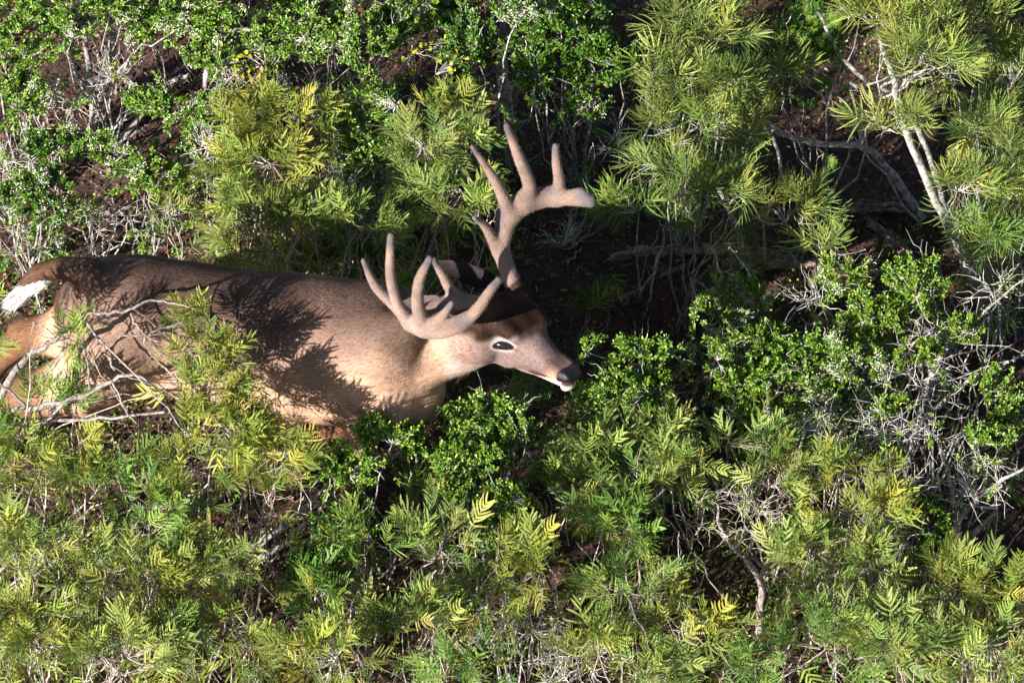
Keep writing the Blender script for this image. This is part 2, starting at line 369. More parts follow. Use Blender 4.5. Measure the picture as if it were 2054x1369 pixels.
def make_deer():
    rng = np.random.default_rng(77)
    # head frame: f forward, L towards the far side, u up
    hs = 1.12
    f = nrm(np.array([0.68, -0.726, -0.088])); Lh = nrm(np.array([0.71, 0.686, -0.156])); Lh = nrm(Lh - (Lh @ f) * f); u = np.cross(f, Lh); u = u if u[2] > 0 else -u
    M = U(1043, 662, -0.12)
    def H(s, l, v): return M + (f * s + Lh * l + u * v) * hs
    head_lo = np.min([H(0.24, 0, 0), H(-0.14, 0.1, 0), H(0, -0.12, -0.16)], 0)
    def axis(lo, a, b, hi, c, fi):
        return np.concatenate([np.arange(lo, a, c), np.arange(a, b, fi), np.arange(b, hi, c)])
    xs = axis(-1.95, -0.13, 0.24, 0.26, 0.0065, 0.0028)
    ys = axis(-0.36, -0.33, 0.02, 0.30, 0.0065, 0.0030)
    zs = axis(-0.01, 0.70, 1.06, 1.12, 0.0070, 0.0030)
    G = Field(xs, ys, zs)
    yc = lambda px: 0.07 - (px - 140) / 740 * 0.13
    # torso: sections across the body
    T = np.array([[112, 590, 650, .02], [122, 560, 690, .062], [145, 534, 722, .10], [180, 518, 750, .13], [230, 510, 772, .155], [300, 513, 785, .165], [400, 530, 805, .172],
                  [500, 543, 830, .185], [600, 551, 843, .192], [700, 562, 852, .188], [770, 574, 852, .172], [820, 590, 846, .148], [855, 618, 830, .115], [875, 655, 805, .078], [886, 700, 770, .04]])
    tx = (T[:, 0] - 1027) / 700.0
    xq = xs[(xs > tx[0]) & (xs < tx[-1])]; i0 = np.searchsorted(xs, xq[0])
    pxq = xq * 700 + 1027
    top = np.interp(xq, tx, T[:, 1]); bot = np.interp(xq, tx, T[:, 2]); ay = np.interp(xq, tx, T[:, 3])
    ker = np.hanning(9); ker /= ker.sum()
    for arr in (top, bot, ay): arr[:] = np.convolve(np.pad(arr, 4, 'edge'), ker, 'valid')
    Hh = (bot - top) / 2; Hh = np.maximum(Hh, 536 * ay * 1.06); az = np.sqrt(Hh ** 2 - (536 * ay) ** 2) / 450
    az = np.minimum(az, ay * 1.32)
    cy = yc(pxq); cz = np.array([U(p, (t + b) / 2, y)[2] for p, t, b, y in zip(pxq, top, bot, cy)])
    sl = (slice(i0, i0 + len(xq)), slice(0, len(ys)), slice(np.searchsorted(zs, cz.min() - 0.36), len(zs)))
    X, Y, Zz = G.grid(sl)
    dy = (Y - cy[:, None, None].astype(np.float32)) / ay[:, None, None].astype(np.float32)
    dz = (Zz - cz[:, None, None].astype(np.float32)) / az[:, None, None].astype(np.float32)
    rho = (np.abs(dy) ** 2.15 + np.abs(dz) ** 2.15) ** (1 / 2.15)
    G.put(sl, (rho - 1) * np.minimum(ay, az)[:, None, None].astype(np.float32), 0.02)
    # shoulder and haunch muscle
    G.ell(U(765, 720, -0.125), [(0.35, 0, 0.93), (0.93, 0, -0.35), (0, 1, 0)], (0.21, 0.105, 0.085), 0.04)
    G.ell(U(245, 700, -0.02), [(0.5, 0, 0.86), (0.86, 0, -0.5), (0, 1, 0)], (0.21, 0.15, 0.115), 0.05)
    G.ell(U(215, 640, 0.11), [(0.5, 0, 0.86), (0.86, 0, -0.5), (0, 1, 0)], (0.18, 0.12, 0.080), 0.07)
    G.ell(U(668, 735, -0.238), [(1, 0, -.2), (.2, 0, 1), (0, 1, 0)], (0.028, 0.13, 0.032), 0.045, sub=True)
    G.ell(U(360, 770, -0.20), [(.8, 0, -.6), (.6, 0, .8), (0, 1, 0)], (0.03, 0.10, 0.03), 0.045, sub=True)
    # neck
    G.chain([U(770, 678, -0.04), U(845, 690, -0.055), U(905, 683, -0.08), U(962, 668, -0.105), H(-0.075, 0, -0.03)],
            [0.165, 0.128, 0.104, 0.090, 0.073], 0.025)
    G.ell(U(835, 778, -0.085), [(1, 0, 0), (0, 1, 0), (0, 0, 1)], (0.082, 0.10, 0.105), 0.012)   # brisket
    # head loft along f
    S = np.array([[-.118, .028, .02, .05], [-.10, .046, .040, .078], [-.06, .057, .052, .104], [-.03, .059, .053, .108], [0, .057, .049, .113], [.04, .052, .038, .109],
                  [.07, .046, .028, .094], [.10, .041, .021, .076], [.13, .036, .017, .052], [.15, .034, .016, .032], [.17, .032, .018, .022], [.19, .028, .019, .018], [.20, .020, .015, .013], [.207, .008, .008, .006]])
    sl = G.box(np.minimum(H(.24, -.08, -.12), H(-.16, -.09, -.12)) - 0.03, np.maximum(H(.2, .1, .08), H(-.16, .09, .1)) + 0.05, 0.02)
    X, Y, Zz = G.grid(sl)
    def lc(a, o=M): return ((X - o[0]) * a[0] + (Y - o[1]) * a[1] + (Zz - o[2]) * a[2]).astype(np.float32) / hs
    s_, l_, v_ = lc(f), lc(Lh), lc(u)
    ss = np.linspace(-.118, .207, 140); k = np.hanning(13); k /= k.sum()
    def itp(c):
        a = np.interp(ss, S[:, 0], S[:, c]); a = np.convolve(np.pad(a, 6, 'edge'), k, 'valid'); return np.interp(s_, ss, a).astype(np.float32)
    w, t, b = itp(1), itp(2), itp(3); cv = (t - b) / 2; hv = (t + b) / 2
    # jaw narrower than the skull
    ww = w * (1 - 0.34 * np.clip(-(v_ - cv) / hv, 0, 1))
    rho = (np.abs(l_ / ww) ** 2.3 + np.abs((v_ - cv) / hv) ** 2.3) ** (1 / 2.3)
    D = (rho - 1) * np.minimum(w, hv); over = np.maximum(np.maximum(s_ - .207, -.118 - s_), 0)
    D = np.where(over > 0, np.sqrt(np.maximum(D, 0) ** 2 + over ** 2) + 0.003, D)
    G.put(sl, D * hs, 0.035)
    for sd in (-1, 1):
        G.ell(H(-0.004, sd * 0.052, 0.030), [f, Lh, u], (0.044, 0.017, 0.017), 0.034)        # brow
        G.ell(H(-0.005, sd * 0.049, -0.060), [f, Lh, u], (0.0560, 0.0157, 0.0381), 0.018)        # cheek
        G.cone(H(-0.07, sd * 0.036, 0.035), H(-0.083, sd * 0.045, 0.072), 0.025, 0.021, 0.016)   # pedicle
        G.ell(H(0.197, sd * 0.0175, 0.006), [f, Lh, u], (0.011, 0.0065, 0.0085), 0.005, sub=True)   # nostril
        G.ell(H(0.185, sd * 0.018, 0.007), [f, Lh, u], (0.023, 0.0125, 0.0155), 0.008)          # nostril wing
        G.ell(H(0.150, sd * 0.024, -0.006), [f, Lh, u], (0.030, 0.014, 0.020), 0.014)          # upper lip
    G.cone(H(0.10, 0, -0.052), H(0.190, 0, -0.033), 0.026, 0.0135, 0.008)                      # lower jaw
    G.cone(H(0.188, 0.010, -0.034), H(0.188, -0.010, -0.034), 0.0135, 0.0135, 0.010)
    for sd in (-1, 1):
        G.cone(H(0.085, sd * 0.043, -0.058), H(0.150, sd * 0.037, -0.026), 0.0055, 0.0045, 0.004, sub=True)    # corner of the mouth
        G.cone(H(0.150, sd * 0.037, -0.024), H(0.205, sd * 0.022, -0.018), 0.0045, 0.005, 0.003, sub=True)
    G.cone(H(0.212, -0.02, -0.019), H(0.212, 0.02, -0.019), 0.010, 0.010, 0.004, sub=True)
    # hind legs, stretched out behind, and forelegs under the chest
    def leg(pts, rs, k=0.03):
        for i in range(len(pts) - 1): G.cone(pts[i], pts[i + 1], rs[i], rs[i + 1], k)
    leg([U(235, 700, -0.06), U(175, 765, -0.06), U(70, 790, -0.05), U(-20, 803, -0.04)], [0.13, 0.098, 0.062, 0.034])
    leg([U(-20, 803, -0.04), U(-85, 890, -0.03), U(-150, 985, -0.02), U(-175, 1000, -0.02)], [0.034, 0.022, 0.021, 0.024], 0.012)
    leg([U(200, 620, 0.10), U(120, 668, 0.11), U(55, 672, 0.12), U(5, 715, 0.12)], [0.11, 0.066, 0.052, 0.036], 0.02)
    leg([U(5, 715, 0.12), U(-45, 800, 0.12), U(-110, 905, 0.13), U(-140, 915, 0.13)], [0.034, 0.022, 0.020, 0.024], 0.012)
    leg([U(770, 790, -0.15), U(735, 845, -0.15), U(708, 965, -0.16), U(705, 1065, -0.17), U(720, 1092, -0.17)], [0.095, 0.055, 0.031, 0.020, 0.024])
    leg([U(740, 790, 0.03), U(700, 830, 0.05), U(652, 885, 0.05), U(590, 965, 0.05), U(575, 985, 0.05)], [0.09, 0.05, 0.030, 0.020, 0.022])
    # tail dock
    G.chain([U(180, 545, 0.055), U(125, 537, 0.06), U(80, 545, 0.06), U(52, 566, 0.05)], [0.04, 0.032, 0.026, 0.016], 0.06)
    V, F = G.mesh(2)
    vn, _ = normals(V, F)
    # coat colours
    x, y, z = V.T; px = x * 700 + 1027
    cyv = yc(px); ctz = np.interp(x, xq, cz); aza = np.interp(x, xq, az)
    hh = (z - ctz) / aza                                  # -1 belly .. 1 back
    nz = 0.10 * np.sin(9 * x + 3 * z) + 0.07 * np.sin(31 * x - 17 * z)
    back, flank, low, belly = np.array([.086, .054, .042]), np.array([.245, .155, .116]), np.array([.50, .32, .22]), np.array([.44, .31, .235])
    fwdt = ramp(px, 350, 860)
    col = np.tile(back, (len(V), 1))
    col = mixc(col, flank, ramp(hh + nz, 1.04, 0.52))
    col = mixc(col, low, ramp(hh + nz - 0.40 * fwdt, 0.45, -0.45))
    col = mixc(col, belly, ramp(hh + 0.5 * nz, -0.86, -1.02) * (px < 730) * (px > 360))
    legc = np.array([.155, .080, .045]); col = mixc(col, legc, np.maximum(ramp(px, 120, 60), ramp(z, 0.50, 0.42)))  # leg tan, browned and darkened to stand for leaf shade
    col = mixc(col, [.34, .30, .28], np.exp(-(((px - 122) / 13) ** 2 + ((z - ctz - 0.05) / 0.08) ** 2)) * (vn[:, 0] < -0.2) * 0.85)
    # neck front
    s = (V - M) @ f / hs; l = (V - M) @ Lh / hs; v = (V - M) @ u / hs
    neck = ramp(px, 780, 900) * ramp(s, 0.0, -0.08)
    col = mixc(col, [.46, .29, .195], neck * 0.7)
    hd = ramp(s, -0.15, -0.10) * (px > 900)
    topv = np.interp(s, S[:, 0], S[:, 2]); botv = -np.interp(s, S[:, 0], S[:, 3])
    face = np.array([.160, .112, .102]); col = mixc(col, face, hd)
    col = mixc(col, [.32, .205, .155], 0.8 * hd * ramp(s, 0.02, -0.08) * ramp(v, 0.02, -0.03))                 # warm cheek
    col = mixc(col, [.42, .32, .28], hd * ramp(v - botv, 0.036, 0.010) * 0.85)                           # pale jaw
    fj = 0.006 * np.sin(140 * s) + 0.005 * np.sin(90 * l + 3)
    dark = hd * ramp(s + 1.3 * fj - 0.25 * l + 0.5 * np.abs(l + .02), 0.092, 0.058) * ramp(v - 0.010 - 0.5 * np.maximum(s + .01, -0.02) + fj + 0.25 * np.maximum(l, 0), -0.012, 0.006)
    col = mixc(col, [.024, .012, .006], dark)                                                          # forehead
    col = mixc(col, [.045, .026, .018], hd * ramp(s, -0.030, -0.055) * ramp(v, 0.010, 0.026))
    col = mixc(col, [.06, .034, .030], hd * np.exp(-((s - 0.148) / 0.020) ** 2) * ramp(v, -0.015, 0.012) * 0.92)
    col = mixc(col, [.10, .07, .065], hd * ramp(s, 0.05, 0.12) * ramp(v - topv, -0.020, -0.004) * 0.8)
    col = mixc(col, [.36, .20, .12], hd * np.exp(-(((s - 0.157) / 0.012) ** 2 + ((v + 0.004) / 0.014) ** 2)) * 0.85)
    eyes = []
    for sd in (-1, 1):                                                                                # eye and its pale ring
        sel = (np.hypot(s - 0.008, v + 0.011) < 0.006) & (l * sd > 0.02) & (l * sd < 0.1) & (px > 900)
        c0 = V[sel].mean(0); en = nrm(vn[sel].mean(0))
        if sd < 0:
            t1 = nrm(np.cross(en, [0, 0, 1.0])); t2 = np.cross(en, t1)
            A2 = 700 * np.array([[t1 @ RIGHT, t2 @ RIGHT], [t1 @ UPV, t2 @ UPV]])
            k1 = np.linalg.solve(A2, [19.0, -2.3]); k2 = np.linalg.solve(A2, [1.4, 7.6])
            h1 = t1 * k1[0] + t2 * k1[1]; h2 = t1 * k2[0] + t2 * k2[1]; L1, L2 = np.linalg.norm(h1), np.linalg.norm(h2)
            if L1 > 0.036: h1 *= 0.036 / L1
            if L2 > 0.017: h2 *= 0.017 / L2
        else:
            h1, h2 = [h - 2 * (h @ Lh) * Lh for h in (h1, h2)]
        eyes.append((c0, en, h1, h2)); G2 = np.linalg.inv(np.stack([h1, h2, en], 1)); q = (V - c0) @ G2.T; on = hd * (l * sd > 0.02)
        col = mixc(col, [.50, .44, .42], on * ramp(np.hypot((q[:, 0] + .02) / 1.38, (q[:, 1] - 0.30) / 1.95), 1.25, 0.70) * 0.75)
        col = mixc(col, [.10, .05, .045], on * np.exp(-(((q[:, 0] - 1.45) / 0.30) ** 2 + ((q[:, 1] + 0.25) / 0.45) ** 2)) * 0.85)
        col = mixc(col, [.022, .012, .012], on * ramp(np.hypot(q[:, 0] / 1.15, q[:, 1] / 1.15), 1.08, 0.95))
    col = mixc(col, [.0085, .0075, .009], hd * ramp(s + 0.25 * v + 0.10 * np.abs(l), 0.172, 0.178) * ramp(v, -0.021, -0.016))
    col = mixc(col, [.60, .52, .50], hd * ramp(s, 0.105, 0.13) * ramp(v - np.interp(s, [.10, .15, .2], [-.062, -.040, -.024]), 0.0, -0.006))
    mth = hd * (s > 0.083) * np.exp(-((v - np.interp(s, [0.085, 0.15, .205], [-0.058, -0.026, -.018])) / np.interp(s, [.083, .10, .13, .15], [.004, .0095, .0075, .0055])) ** 2)
    col = mixc(col, [.060, .026, .030], np.clip(mth * 1.5, 0, 1))
    col = mixc(col, [.60, .54, .48], 0.85 * np.exp(-((px - 965) / 26.0) ** 2) * ramp(V[:, 1], -0.13, -0.16) * ramp((V - M)[:, 2] + 0.008 * np.sin(60 * V[:, 0]), -0.085, -0.135))   # throat patch
    col = mixc(col, [.075, .040, .024], ramp(px, 150, 120) * (z > 0.74) * ramp(vn[:, 2], -0.3, 0.2))            # tail top
    hoofc = ramp(z, 0.045, 0.03); col = mixc(col, [.03, .025, .022], hoofc)
    wr = np.exp(-((np.sin(95 * V[:, 2] + 38 * x + 2 * np.sin(30 * x))) / 0.25) ** 2) * np.exp(-(((px - 835) / 40) ** 2 + ((z - np.interp(px, [760, 880], [.52, .62])) / 0.07) ** 2))
    col = mixc(col, col.mean(0) * 0.45, np.clip(wr, 0, 1) * 0.5)
    col = np.clip(col, 0.007, 0.9)

    base = np.array([-0.7, 0.0, 0.0])
    root = root_at('deer', base, 'antlered buck in velvet stretched out in mid stride, facing right among the shrubs', 'deer')
    bm = fur_mat('deer_coat', var=.18)
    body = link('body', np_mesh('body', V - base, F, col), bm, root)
    # short coat hair lying back along the body
    def flow(P):
        w = ramp(P[:, 0] * 700 + 1027, 900, 960)[:, None]
        return (1 - w) * np.array([-1.0, 0.0, -0.45]) + w * (-f + 0.2 * np.array([0, 0, -1.0]))
    def length(P):
        w = ramp(P[:, 0] * 700 + 1027, 930, 990); return 0.019 * (1 - w) + 0.008 * w
    def keep(P):
        s = (P - M) @ f / hs; v = (P - M) @ u / hs; l = np.abs((P - M) @ Lh) / hs
        k = np.ones(len(P)); k[(s > 0.160) & (P[:, 0] > -0.1)] = 0
        for c0, en, h1, h2 in eyes:
            q = (P - c0) @ np.linalg.inv(np.stack([h1, h2, en], 1)).T; k[(np.hypot(q[:, 0], q[:, 1]) < 1.25) & (np.abs(q[:, 2]) < 0.03)] = 0
        k *= 1 + 2.0 * (P[:, 0] > -0.08); return k
    hv_, hf, hc = hairs(V, F, col, 190000, rng, flow, length, 0.0010, 0.17, keep, 0.55)
    hm = fur_mat('coat_hair', 0.55, 0.0, 0.0)
    link('fur', np_mesh('fur', hv_ - base, hf, hc), hm, body)
    # wispy hair behind the haunch and at the belly edge
    # eyes
    em, nt, b, o_ = mat_new('eye'); b.inputs['Base Color'].default_value = (0.012, 0.008, 0.010, 1); b.inputs['Roughness'].default_value = 0.15
    for sd in (-1, 1):
        me = bpy.data.meshes.new('eye'); import bmesh
        bmx = bmesh.new(); bmesh.ops.create_uvsphere(bmx, u_segments=24, v_segments=14, radius=1.0)
        R = Matrix(((f[0], Lh[0], u[0]), (f[1], Lh[1], u[1]), (f[2], Lh[2], u[2])))
        c0, en, h1, h2 = eyes[0 if sd < 0 else 1]; c = c0 - base + en * 0.0002
        for q in bmx.verts:
            up = q.co.z * (0.8 if q.co.z > 0 else 1.1) * (1 - 0.25 * q.co.x); q.co = Vector(c + h1 * q.co.x + h2 * up + en * q.co.y * 0.0095)
        bmx.to_mesh(me); bmx.free(); link('eye', me, em, root)
    # ears
    earm = fur_mat('ear_skin', 0.8, 0.3, 0.0)
    def ear(bp, tp, width, facing, cols):
        bp, tp = np.array(bp), np.array(tp); ax = tp - bp; Ln = np.linalg.norm(ax); ax = ax / Ln
        fc = nrm(facing - (np.asarray(facing) @ ax) * ax); sd = np.cross(ax, fc)
        nu, nv = 26, 17; uu = np.linspace(0, 1, nu); vv = np.linspace(-1, 1, nv)
        prof = np.interp(uu, [0, .1, .3, .55, .8, .93, 1], [.42, .55, .88, 1.0, .70, .36, .03]) * width / 2
        A = []; colr = []
        for side in (0, 1):
            for i in range(nu):
                for j in range(nv):
                    cup = (1 - uu[i] * 0.55) * 0.9; th = vv[j] * (0.9 + 0.7 * (1 - uu[i]))
                    r = prof[i]
                    p = bp + ax * uu[i] * Ln + sd * r * math.sin(th) / math.sin(min(1.57, 0.9 + 0.7 * (1 - uu[i]))) - fc * (r * cup * (math.cos(th) - 0.35)) - fc * 0.015 * uu[i] ** 2
                    if side: p = p - fc * 0.0035 * (1 - vv[j] ** 2 + 0.1)
                    A.append(p)
                    e = abs(vv[j]); c = np.array(cols[1] if side else cols[0])
                    if e > 0.86 and not side: c = c * 1.2
                    colr.append(c)
        A = np.array(A); g = lambda i, j, s: s * nu * nv + i * nv + j; fa = []
        for i in range(nu - 1):
            for j in range(nv - 1):
                fa.append([g(i, j, 0), g(i + 1, j, 0), g(i + 1, j + 1, 0), g(i, j + 1, 0)]); fa.append([g(i, j, 1), g(i, j + 1, 1), g(i + 1, j + 1, 1), g(i + 1, j, 1)])
        for i in range(nu - 1):
            for j in (0, nv - 1): fa.append([g(i, j, 0), g(i + 1, j, 0), g(i + 1, j, 1), g(i, j, 1)])
        fa = np.array(fa); colr = np.array(colr)
        e = link('ear', np_mesh('ear', A - base, fa, colr), earm, root)
        h = hairs(A, fa, colr, 3500, rng, lambda P: np.tile(ax, (len(P), 1)), 0.008, 0.0007, 0.2)
        link('ear_hair', np_mesh('ear_hair', h[0] - base, h[1], h[2]), hm, e)
    ear(H(-0.095, 0.055, 0.03), U(868, 522, 0.06), 0.060, (0.3, -0.5, 0.8), ((.022, .016, .017), (.028, .02, .018)))  # far ear: its shade is put into the dark colours
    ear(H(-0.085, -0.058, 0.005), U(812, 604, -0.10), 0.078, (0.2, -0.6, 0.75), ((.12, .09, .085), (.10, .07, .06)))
    # tail: brown above, long white hair hanging below
    acc = Acc(); n = 5200
    TP = spline([U(98, 556, 0.05), U(76, 566, 0.045), U(54, 580, 0.04), U(36, 596, 0.03)], 8)
    t = rng.uniform(0, 1, n); P0 = np.stack([np.interp(t, np.linspace(0, 1, len(TP)), TP[:, k]) for k in range(3)], 1) + rng.normal(0, 1, (n, 3)) * np.array([.006, .008, .006])
    Dv = nrm(nrm(U(8, 622, 0.0) - U(74, 566, 0.04)) * 1.0 + rng.normal(0, 0.17, (n, 3))); Ll = rng.uniform(0.02, 0.055, n) * (0.55 + 0.5 * t)
    mid = P0 + Dv * Ll[:, None] * 0.55 + np.array([0, 0, 0.003]); tip = P0 + Dv * Ll[:, None] + np.stack([np.zeros(n) - .004, np.zeros(n), -0.15 * Ll], 1)
    sv = nrm(np.cross(Dv, rng.normal(0, 1, (n, 3)))) * 0.0008
    Vt = np.stack([P0 - sv, P0 + sv, mid + sv * .8, mid - sv * .8, tip], 1).reshape(-1, 3); b0 = np.arange(n)[:, None] * 5
    wc = np.array([.62, .59, .58]) * rng.uniform(0.8, 1.1, (n, 1)); wc = np.clip(wc, 0, .88)
    acc.add(Vt, [b0 + np.array([[0, 1, 2, 3]]), b0 + np.array([[3, 2, 4]])], np.repeat(wc, 5, 0))
    acc.build('tail', hm, root)
    # antlers in velvet
    vm = fur_mat('velvet', 0.85, 0.9, 0.10, var=0.28)
    def antler(beam, tines, bp):
        P = spline([U(*p[:3]) for p in beam], 5); R = np.interp(np.linspace(0, 1, len(P)), np.linspace(0, 1, len(beam)), [p[3] for p in beam])
        P = np.concatenate([[bp], P]); R = np.concatenate([[R[0] * 0.9], R]); pass
        R = R * 0.97; TS = []
        for tn in tines:
            q = spline([U(*p[:3]) for p in tn], 4); r = np.interp(np.linspace(0, 1, len(q)), np.linspace(0, 1, len(tn)), [p[3] for p in tn]); TS.append((q, r * np.linspace(1.0, 0.80, len(r))))
        allp = np.concatenate([P] + [q for q, r in TS]); lo = allp.min(0) - 0.035; hi = allp.max(0) + 0.035; h = 0.0030
        A = Field(*[np.arange(a, b, h) for a, b in zip(lo, hi)])
        A.chain(P, R, 0.010)
        for q, r in TS: A.chain(q, r, 0.018)
        Va, Fa = A.mesh(1)
        near = np.full(len(Va), 9.0)
        for q in [P[-1]] + [t_[0][-1] for t_ in TS]: near = np.minimum(near, np.linalg.norm(Va - q, axis=1))
        db = np.linalg.norm(Va - bp, axis=1)
        c = np.tile(np.array([.245, .178, .155]), (len(Va), 1)) * (1 + 0.10 * np.sin(60 * Va[:, :1] + 40 * Va[:, 2:]) + 0.10 * np.sin(170 * Va[:, 1:2] + 25 * np.sin(50 * Va[:, :1])) * np.sin(140 * Va[:, 2:]))
        c = mixc(c, [.185, .125, .095], ramp(near, 0.19, 0.03) * 0.85)
        c = mixc(c, [.10, .088, .095], ramp(near, 0.048, 0.016) * 0.92)
        vein = np.exp(-((np.sin(75 * Va[:, 0] + 2.2 * np.sin(38 * Va[:, 2]) + 30 * Va[:, 1])) / 0.10) ** 2); c = mixc(c, [.17, .10, .085], vein * 0.45)
        c = mixc(c, [.035, .02, .014], ramp(db, 0.055, 0.022))  # deep shade at the antler base, painted in as dark brown
        o = link('antler', np_mesh('antler', Va - base, Fa, c), vm, root)
        hh_ = hairs(Va, Fa, c, 22000, rng, lambda Q: rng.normal(0, 1, Q.shape), 0.0028, 0.0005, 0.9)
        link('velvet_fuzz', np_mesh('velvet_fuzz', hh_[0] - base, hh_[1], hh_[2]), hm, o)
    antler([(1030, 572, -.010, .026), (1014, 530, .010, .0245), (1006, 490, .03, .024), (1020, 440, .07, .029), (1052, 408, .10, .033), (1100, 396, .12, .027), (1140, 397, .10, .022), (1184, 403, .06, .0185)],
           [[(1002, 500, .03, .022), (988, 478, .025, .018), (972, 452, .02, .014), (952, 437, .0, .009)],
            [(1022, 432, .07, .024), (1008, 392, .09, .0185), (982, 345, .11, .0145), (948, 295, .13, .009)],
            [(1052, 402, .10, .026), (1062, 372, .12, .0205), (1042, 318, .15, .019), (1017, 254, .17, .0125)],
            [(1118, 398, .12, .022), (1122, 365, .13, .018), (1116, 325, .14, .015), (1115, 294, .15, .012)],
            [(1030, 424, .09, .022), (1044, 402, .105, .019), (1064, 386, .125, .016)], [(1070, 392, .125, .018), (1092, 388, .13, .018), (1112, 384, .13, .016)],
            [(1012, 452, .06, .020), (1000, 425, .075, .014)], [(1150, 390, .095, .013), (1164, 383, .09, .011), (1172, 386, .085, .008)]],
           H(-0.080, 0.040, 0.045))
    antler([(978, 610, -.085, .021), (942, 604, -.110, .020), (898, 606, -.145, .019), (855, 622, -.175, .020), (826, 642, -.21, .024), (845, 660, -.245, .023), (885, 664, -.27, .022), (925, 650, -.285, .020), (958, 620, -.28, .0175), (982, 585, -.255, .014), (1000, 563, -.23, .011)],
           [[(925, 604, -.13, .019), (906, 585, -.125, .0165), (888, 552, -.12, .0145), (869, 520, -.11, .010)],
            [(826, 648, -.21, .020), (790, 612, -.19, .016), (752, 572, -.165, .0155), (729, 523, -.14, .009)],
            [(824, 644, -.22, .022), (798, 610, -.22, .0175), (783, 550, -.215, .0165), (784, 474, -.20, .0125)],
            [(852, 654, -.245, .023), (838, 612, -.25, .0195), (842, 560, -.25, .017), (862, 519, -.245, .0115)],
            [(836, 645, -.232, .020), (868, 650, -.258, .021), (905, 648, -.272, .019), (935, 636, -.278, .015)],
            [(876, 648, -.265, .018), (892, 628, -.265, .0135), (906, 608, -.265, .010)]],
           H(-0.080, -0.040, 0.045))
make_deer()

# ------------------------------------------------------------------ plants
def frond_template(rng, pairs, plen, rl, lw, a0, a1, nl):
    """one feathery leaf lying along +x: rachis, paired pinnae, each edged with tiny leaflets"""
    V, F, Pid = [], [], []
    def quad(a, b, c, d, pid):
        n = len(V); V.extend([a, b, c, d]); F.append([n, n + 1, n + 2, n + 3]); Pid.extend([pid] * 4)
    zc = lambda x: -0.9 * x * x
    X = np.linspace(0, rl, 5); w = 0.0009
    for i in range(4):
        quad((X[i], -w, zc(X[i])), (X[i + 1], -w, zc(X[i + 1])), (X[i + 1], w, zc(X[i + 1])), (X[i], w, zc(X[i])), 0.55)
    for k in range(pairs):
        t = 0.18 + 0.82 * k / (pairs - 1); bx = rl * t
        for sd in (-1, 1):
            if rng.random() < 0.05: continue
            L = plen * (0.62 + 0.5 * math.sin(math.pi * min(1, 0.25 + 0.65 * t))) * rng.uniform(0.85, 1.12)
            a = math.radians(a0 + (a1 - a0) * t + rng.normal(0, 6)); el = rng.normal(0.1, 0.14); pid = rng.uniform(0.72, 1.28)
            cur = rng.normal(-0.35, 0.25); p = np.array([bx, 0, zc(bx)]); dz = rng.normal(-1.5, 2)
            prev = None
            for j in range(nl):
                tt = (j + 0.6) / nl; an = a + cur * tt
                d = np.array([math.cos(an), sd * math.sin(an), el]); q = p + d * (L / nl)
                q[2] += dz * (L / nl) * tt * 0.2
                nrmv = np.array([-d[1], d[0], 0]); ww = lw * (1 - 0.55 * abs(2 * tt - 0.85) ** 3)
                st = d * (L / nl)
                for s2 in (-1, 1):
                    e = p + nrmv * s2 * ww + st * 0.95 + np.array([0, 0, 0.35 * ww])
                    quad(tuple(p), tuple(p + st * 0.15 + nrmv * s2 * ww * 0.75 + np.array([0, 0, 0.3 * ww])), tuple(e), tuple(p + st * 0.85), pid)
                p = q
    return np.array(V), np.array(F), np.array(Pid)
trng = np.random.default_rng(3)
FERN_T = [frond_template(trng, p, 0.042, l, 0.0030, 64, 32, 10) for p, l in ((4, .055), (5, .068), (5, .06), (6, .075), (6, .08), (5, .07), (7, .085))]
NEED_T = [frond_template(trng, p, 0.060, l, 0.0022, 76, 18, 12) for p, l in ((4, .045), (4, .055), (5, .055), (5, .065), (6, .065))]
FINE_T = [frond_template(trng, p, 0.020, 0.040, 0.0022, 65, 45, 6) for p in (7, 8, 9)]

def place_templates(acc, temps, P, D, Nn, S, col, rng):
    k = rng.integers(0, len(temps), len(P))
    for ti, (V, F, Pid) in enumerate(temps):
        m = np.where(k == ti)[0]
        if not len(m): continue
        d = nrm(D[m]); n = Nn[m]; n = nrm(n - (n * d).sum(1)[:, None] * d); s = np.cross(n, d)
        W = P[m][:, None, :] + S[m][:, None, None] * (V[None, :, 0:1] * d[:, None] + V[None, :, 1:2] * s[:, None] + V[None, :, 2:3] * n[:, None])
        FF = (F[None] + (np.arange(len(m)) * len(V))[:, None, None]).reshape(-1, 4)
        cc = (col[m][:, None, :] * Pid[None, :, None]).reshape(-1, 3)
        acc.add(W.reshape(-1, 3), FF, cc)

PAL = {
 'olive':  [(0.184, 0.247, 0.051), (0.145, 0.218, 0.047), (0.234, 0.288, 0.063), (0.112, 0.189, 0.040), (0.278, 0.317, 0.074)],
 'yellow': [(.225, .265, .042), (.185, .235, .038), (.260, .285, .046), (.160, .215, .036), (.300, .300, .045), (.13, .19, .03)],
 'fresh':  [(0.115, 0.220, 0.037), (0.161, 0.249, 0.043), (0.087, 0.174, 0.031), (0.202, 0.261, 0.044)],
 'deep':   [(0.065, 0.161, 0.015), (0.089, 0.196, 0.020), (0.049, 0.128, 0.014), (0.122, 0.220, 0.022)],
 'small':  [(0.112, 0.236, 0.022), (0.162, 0.285, 0.032), (0.081, 0.181, 0.018), (0.232, 0.323, 0.038), (0.101, 0.205, 0.020)],
 'smally': [(.150, .250, .028), (.190, .260, .028), (.110, .220, .024), (.220, .280, .030), (.08, .19, .02)],
 'round':  [(.30, .34, .03), (.42, .42, .03), (.18, .26, .03)],
}
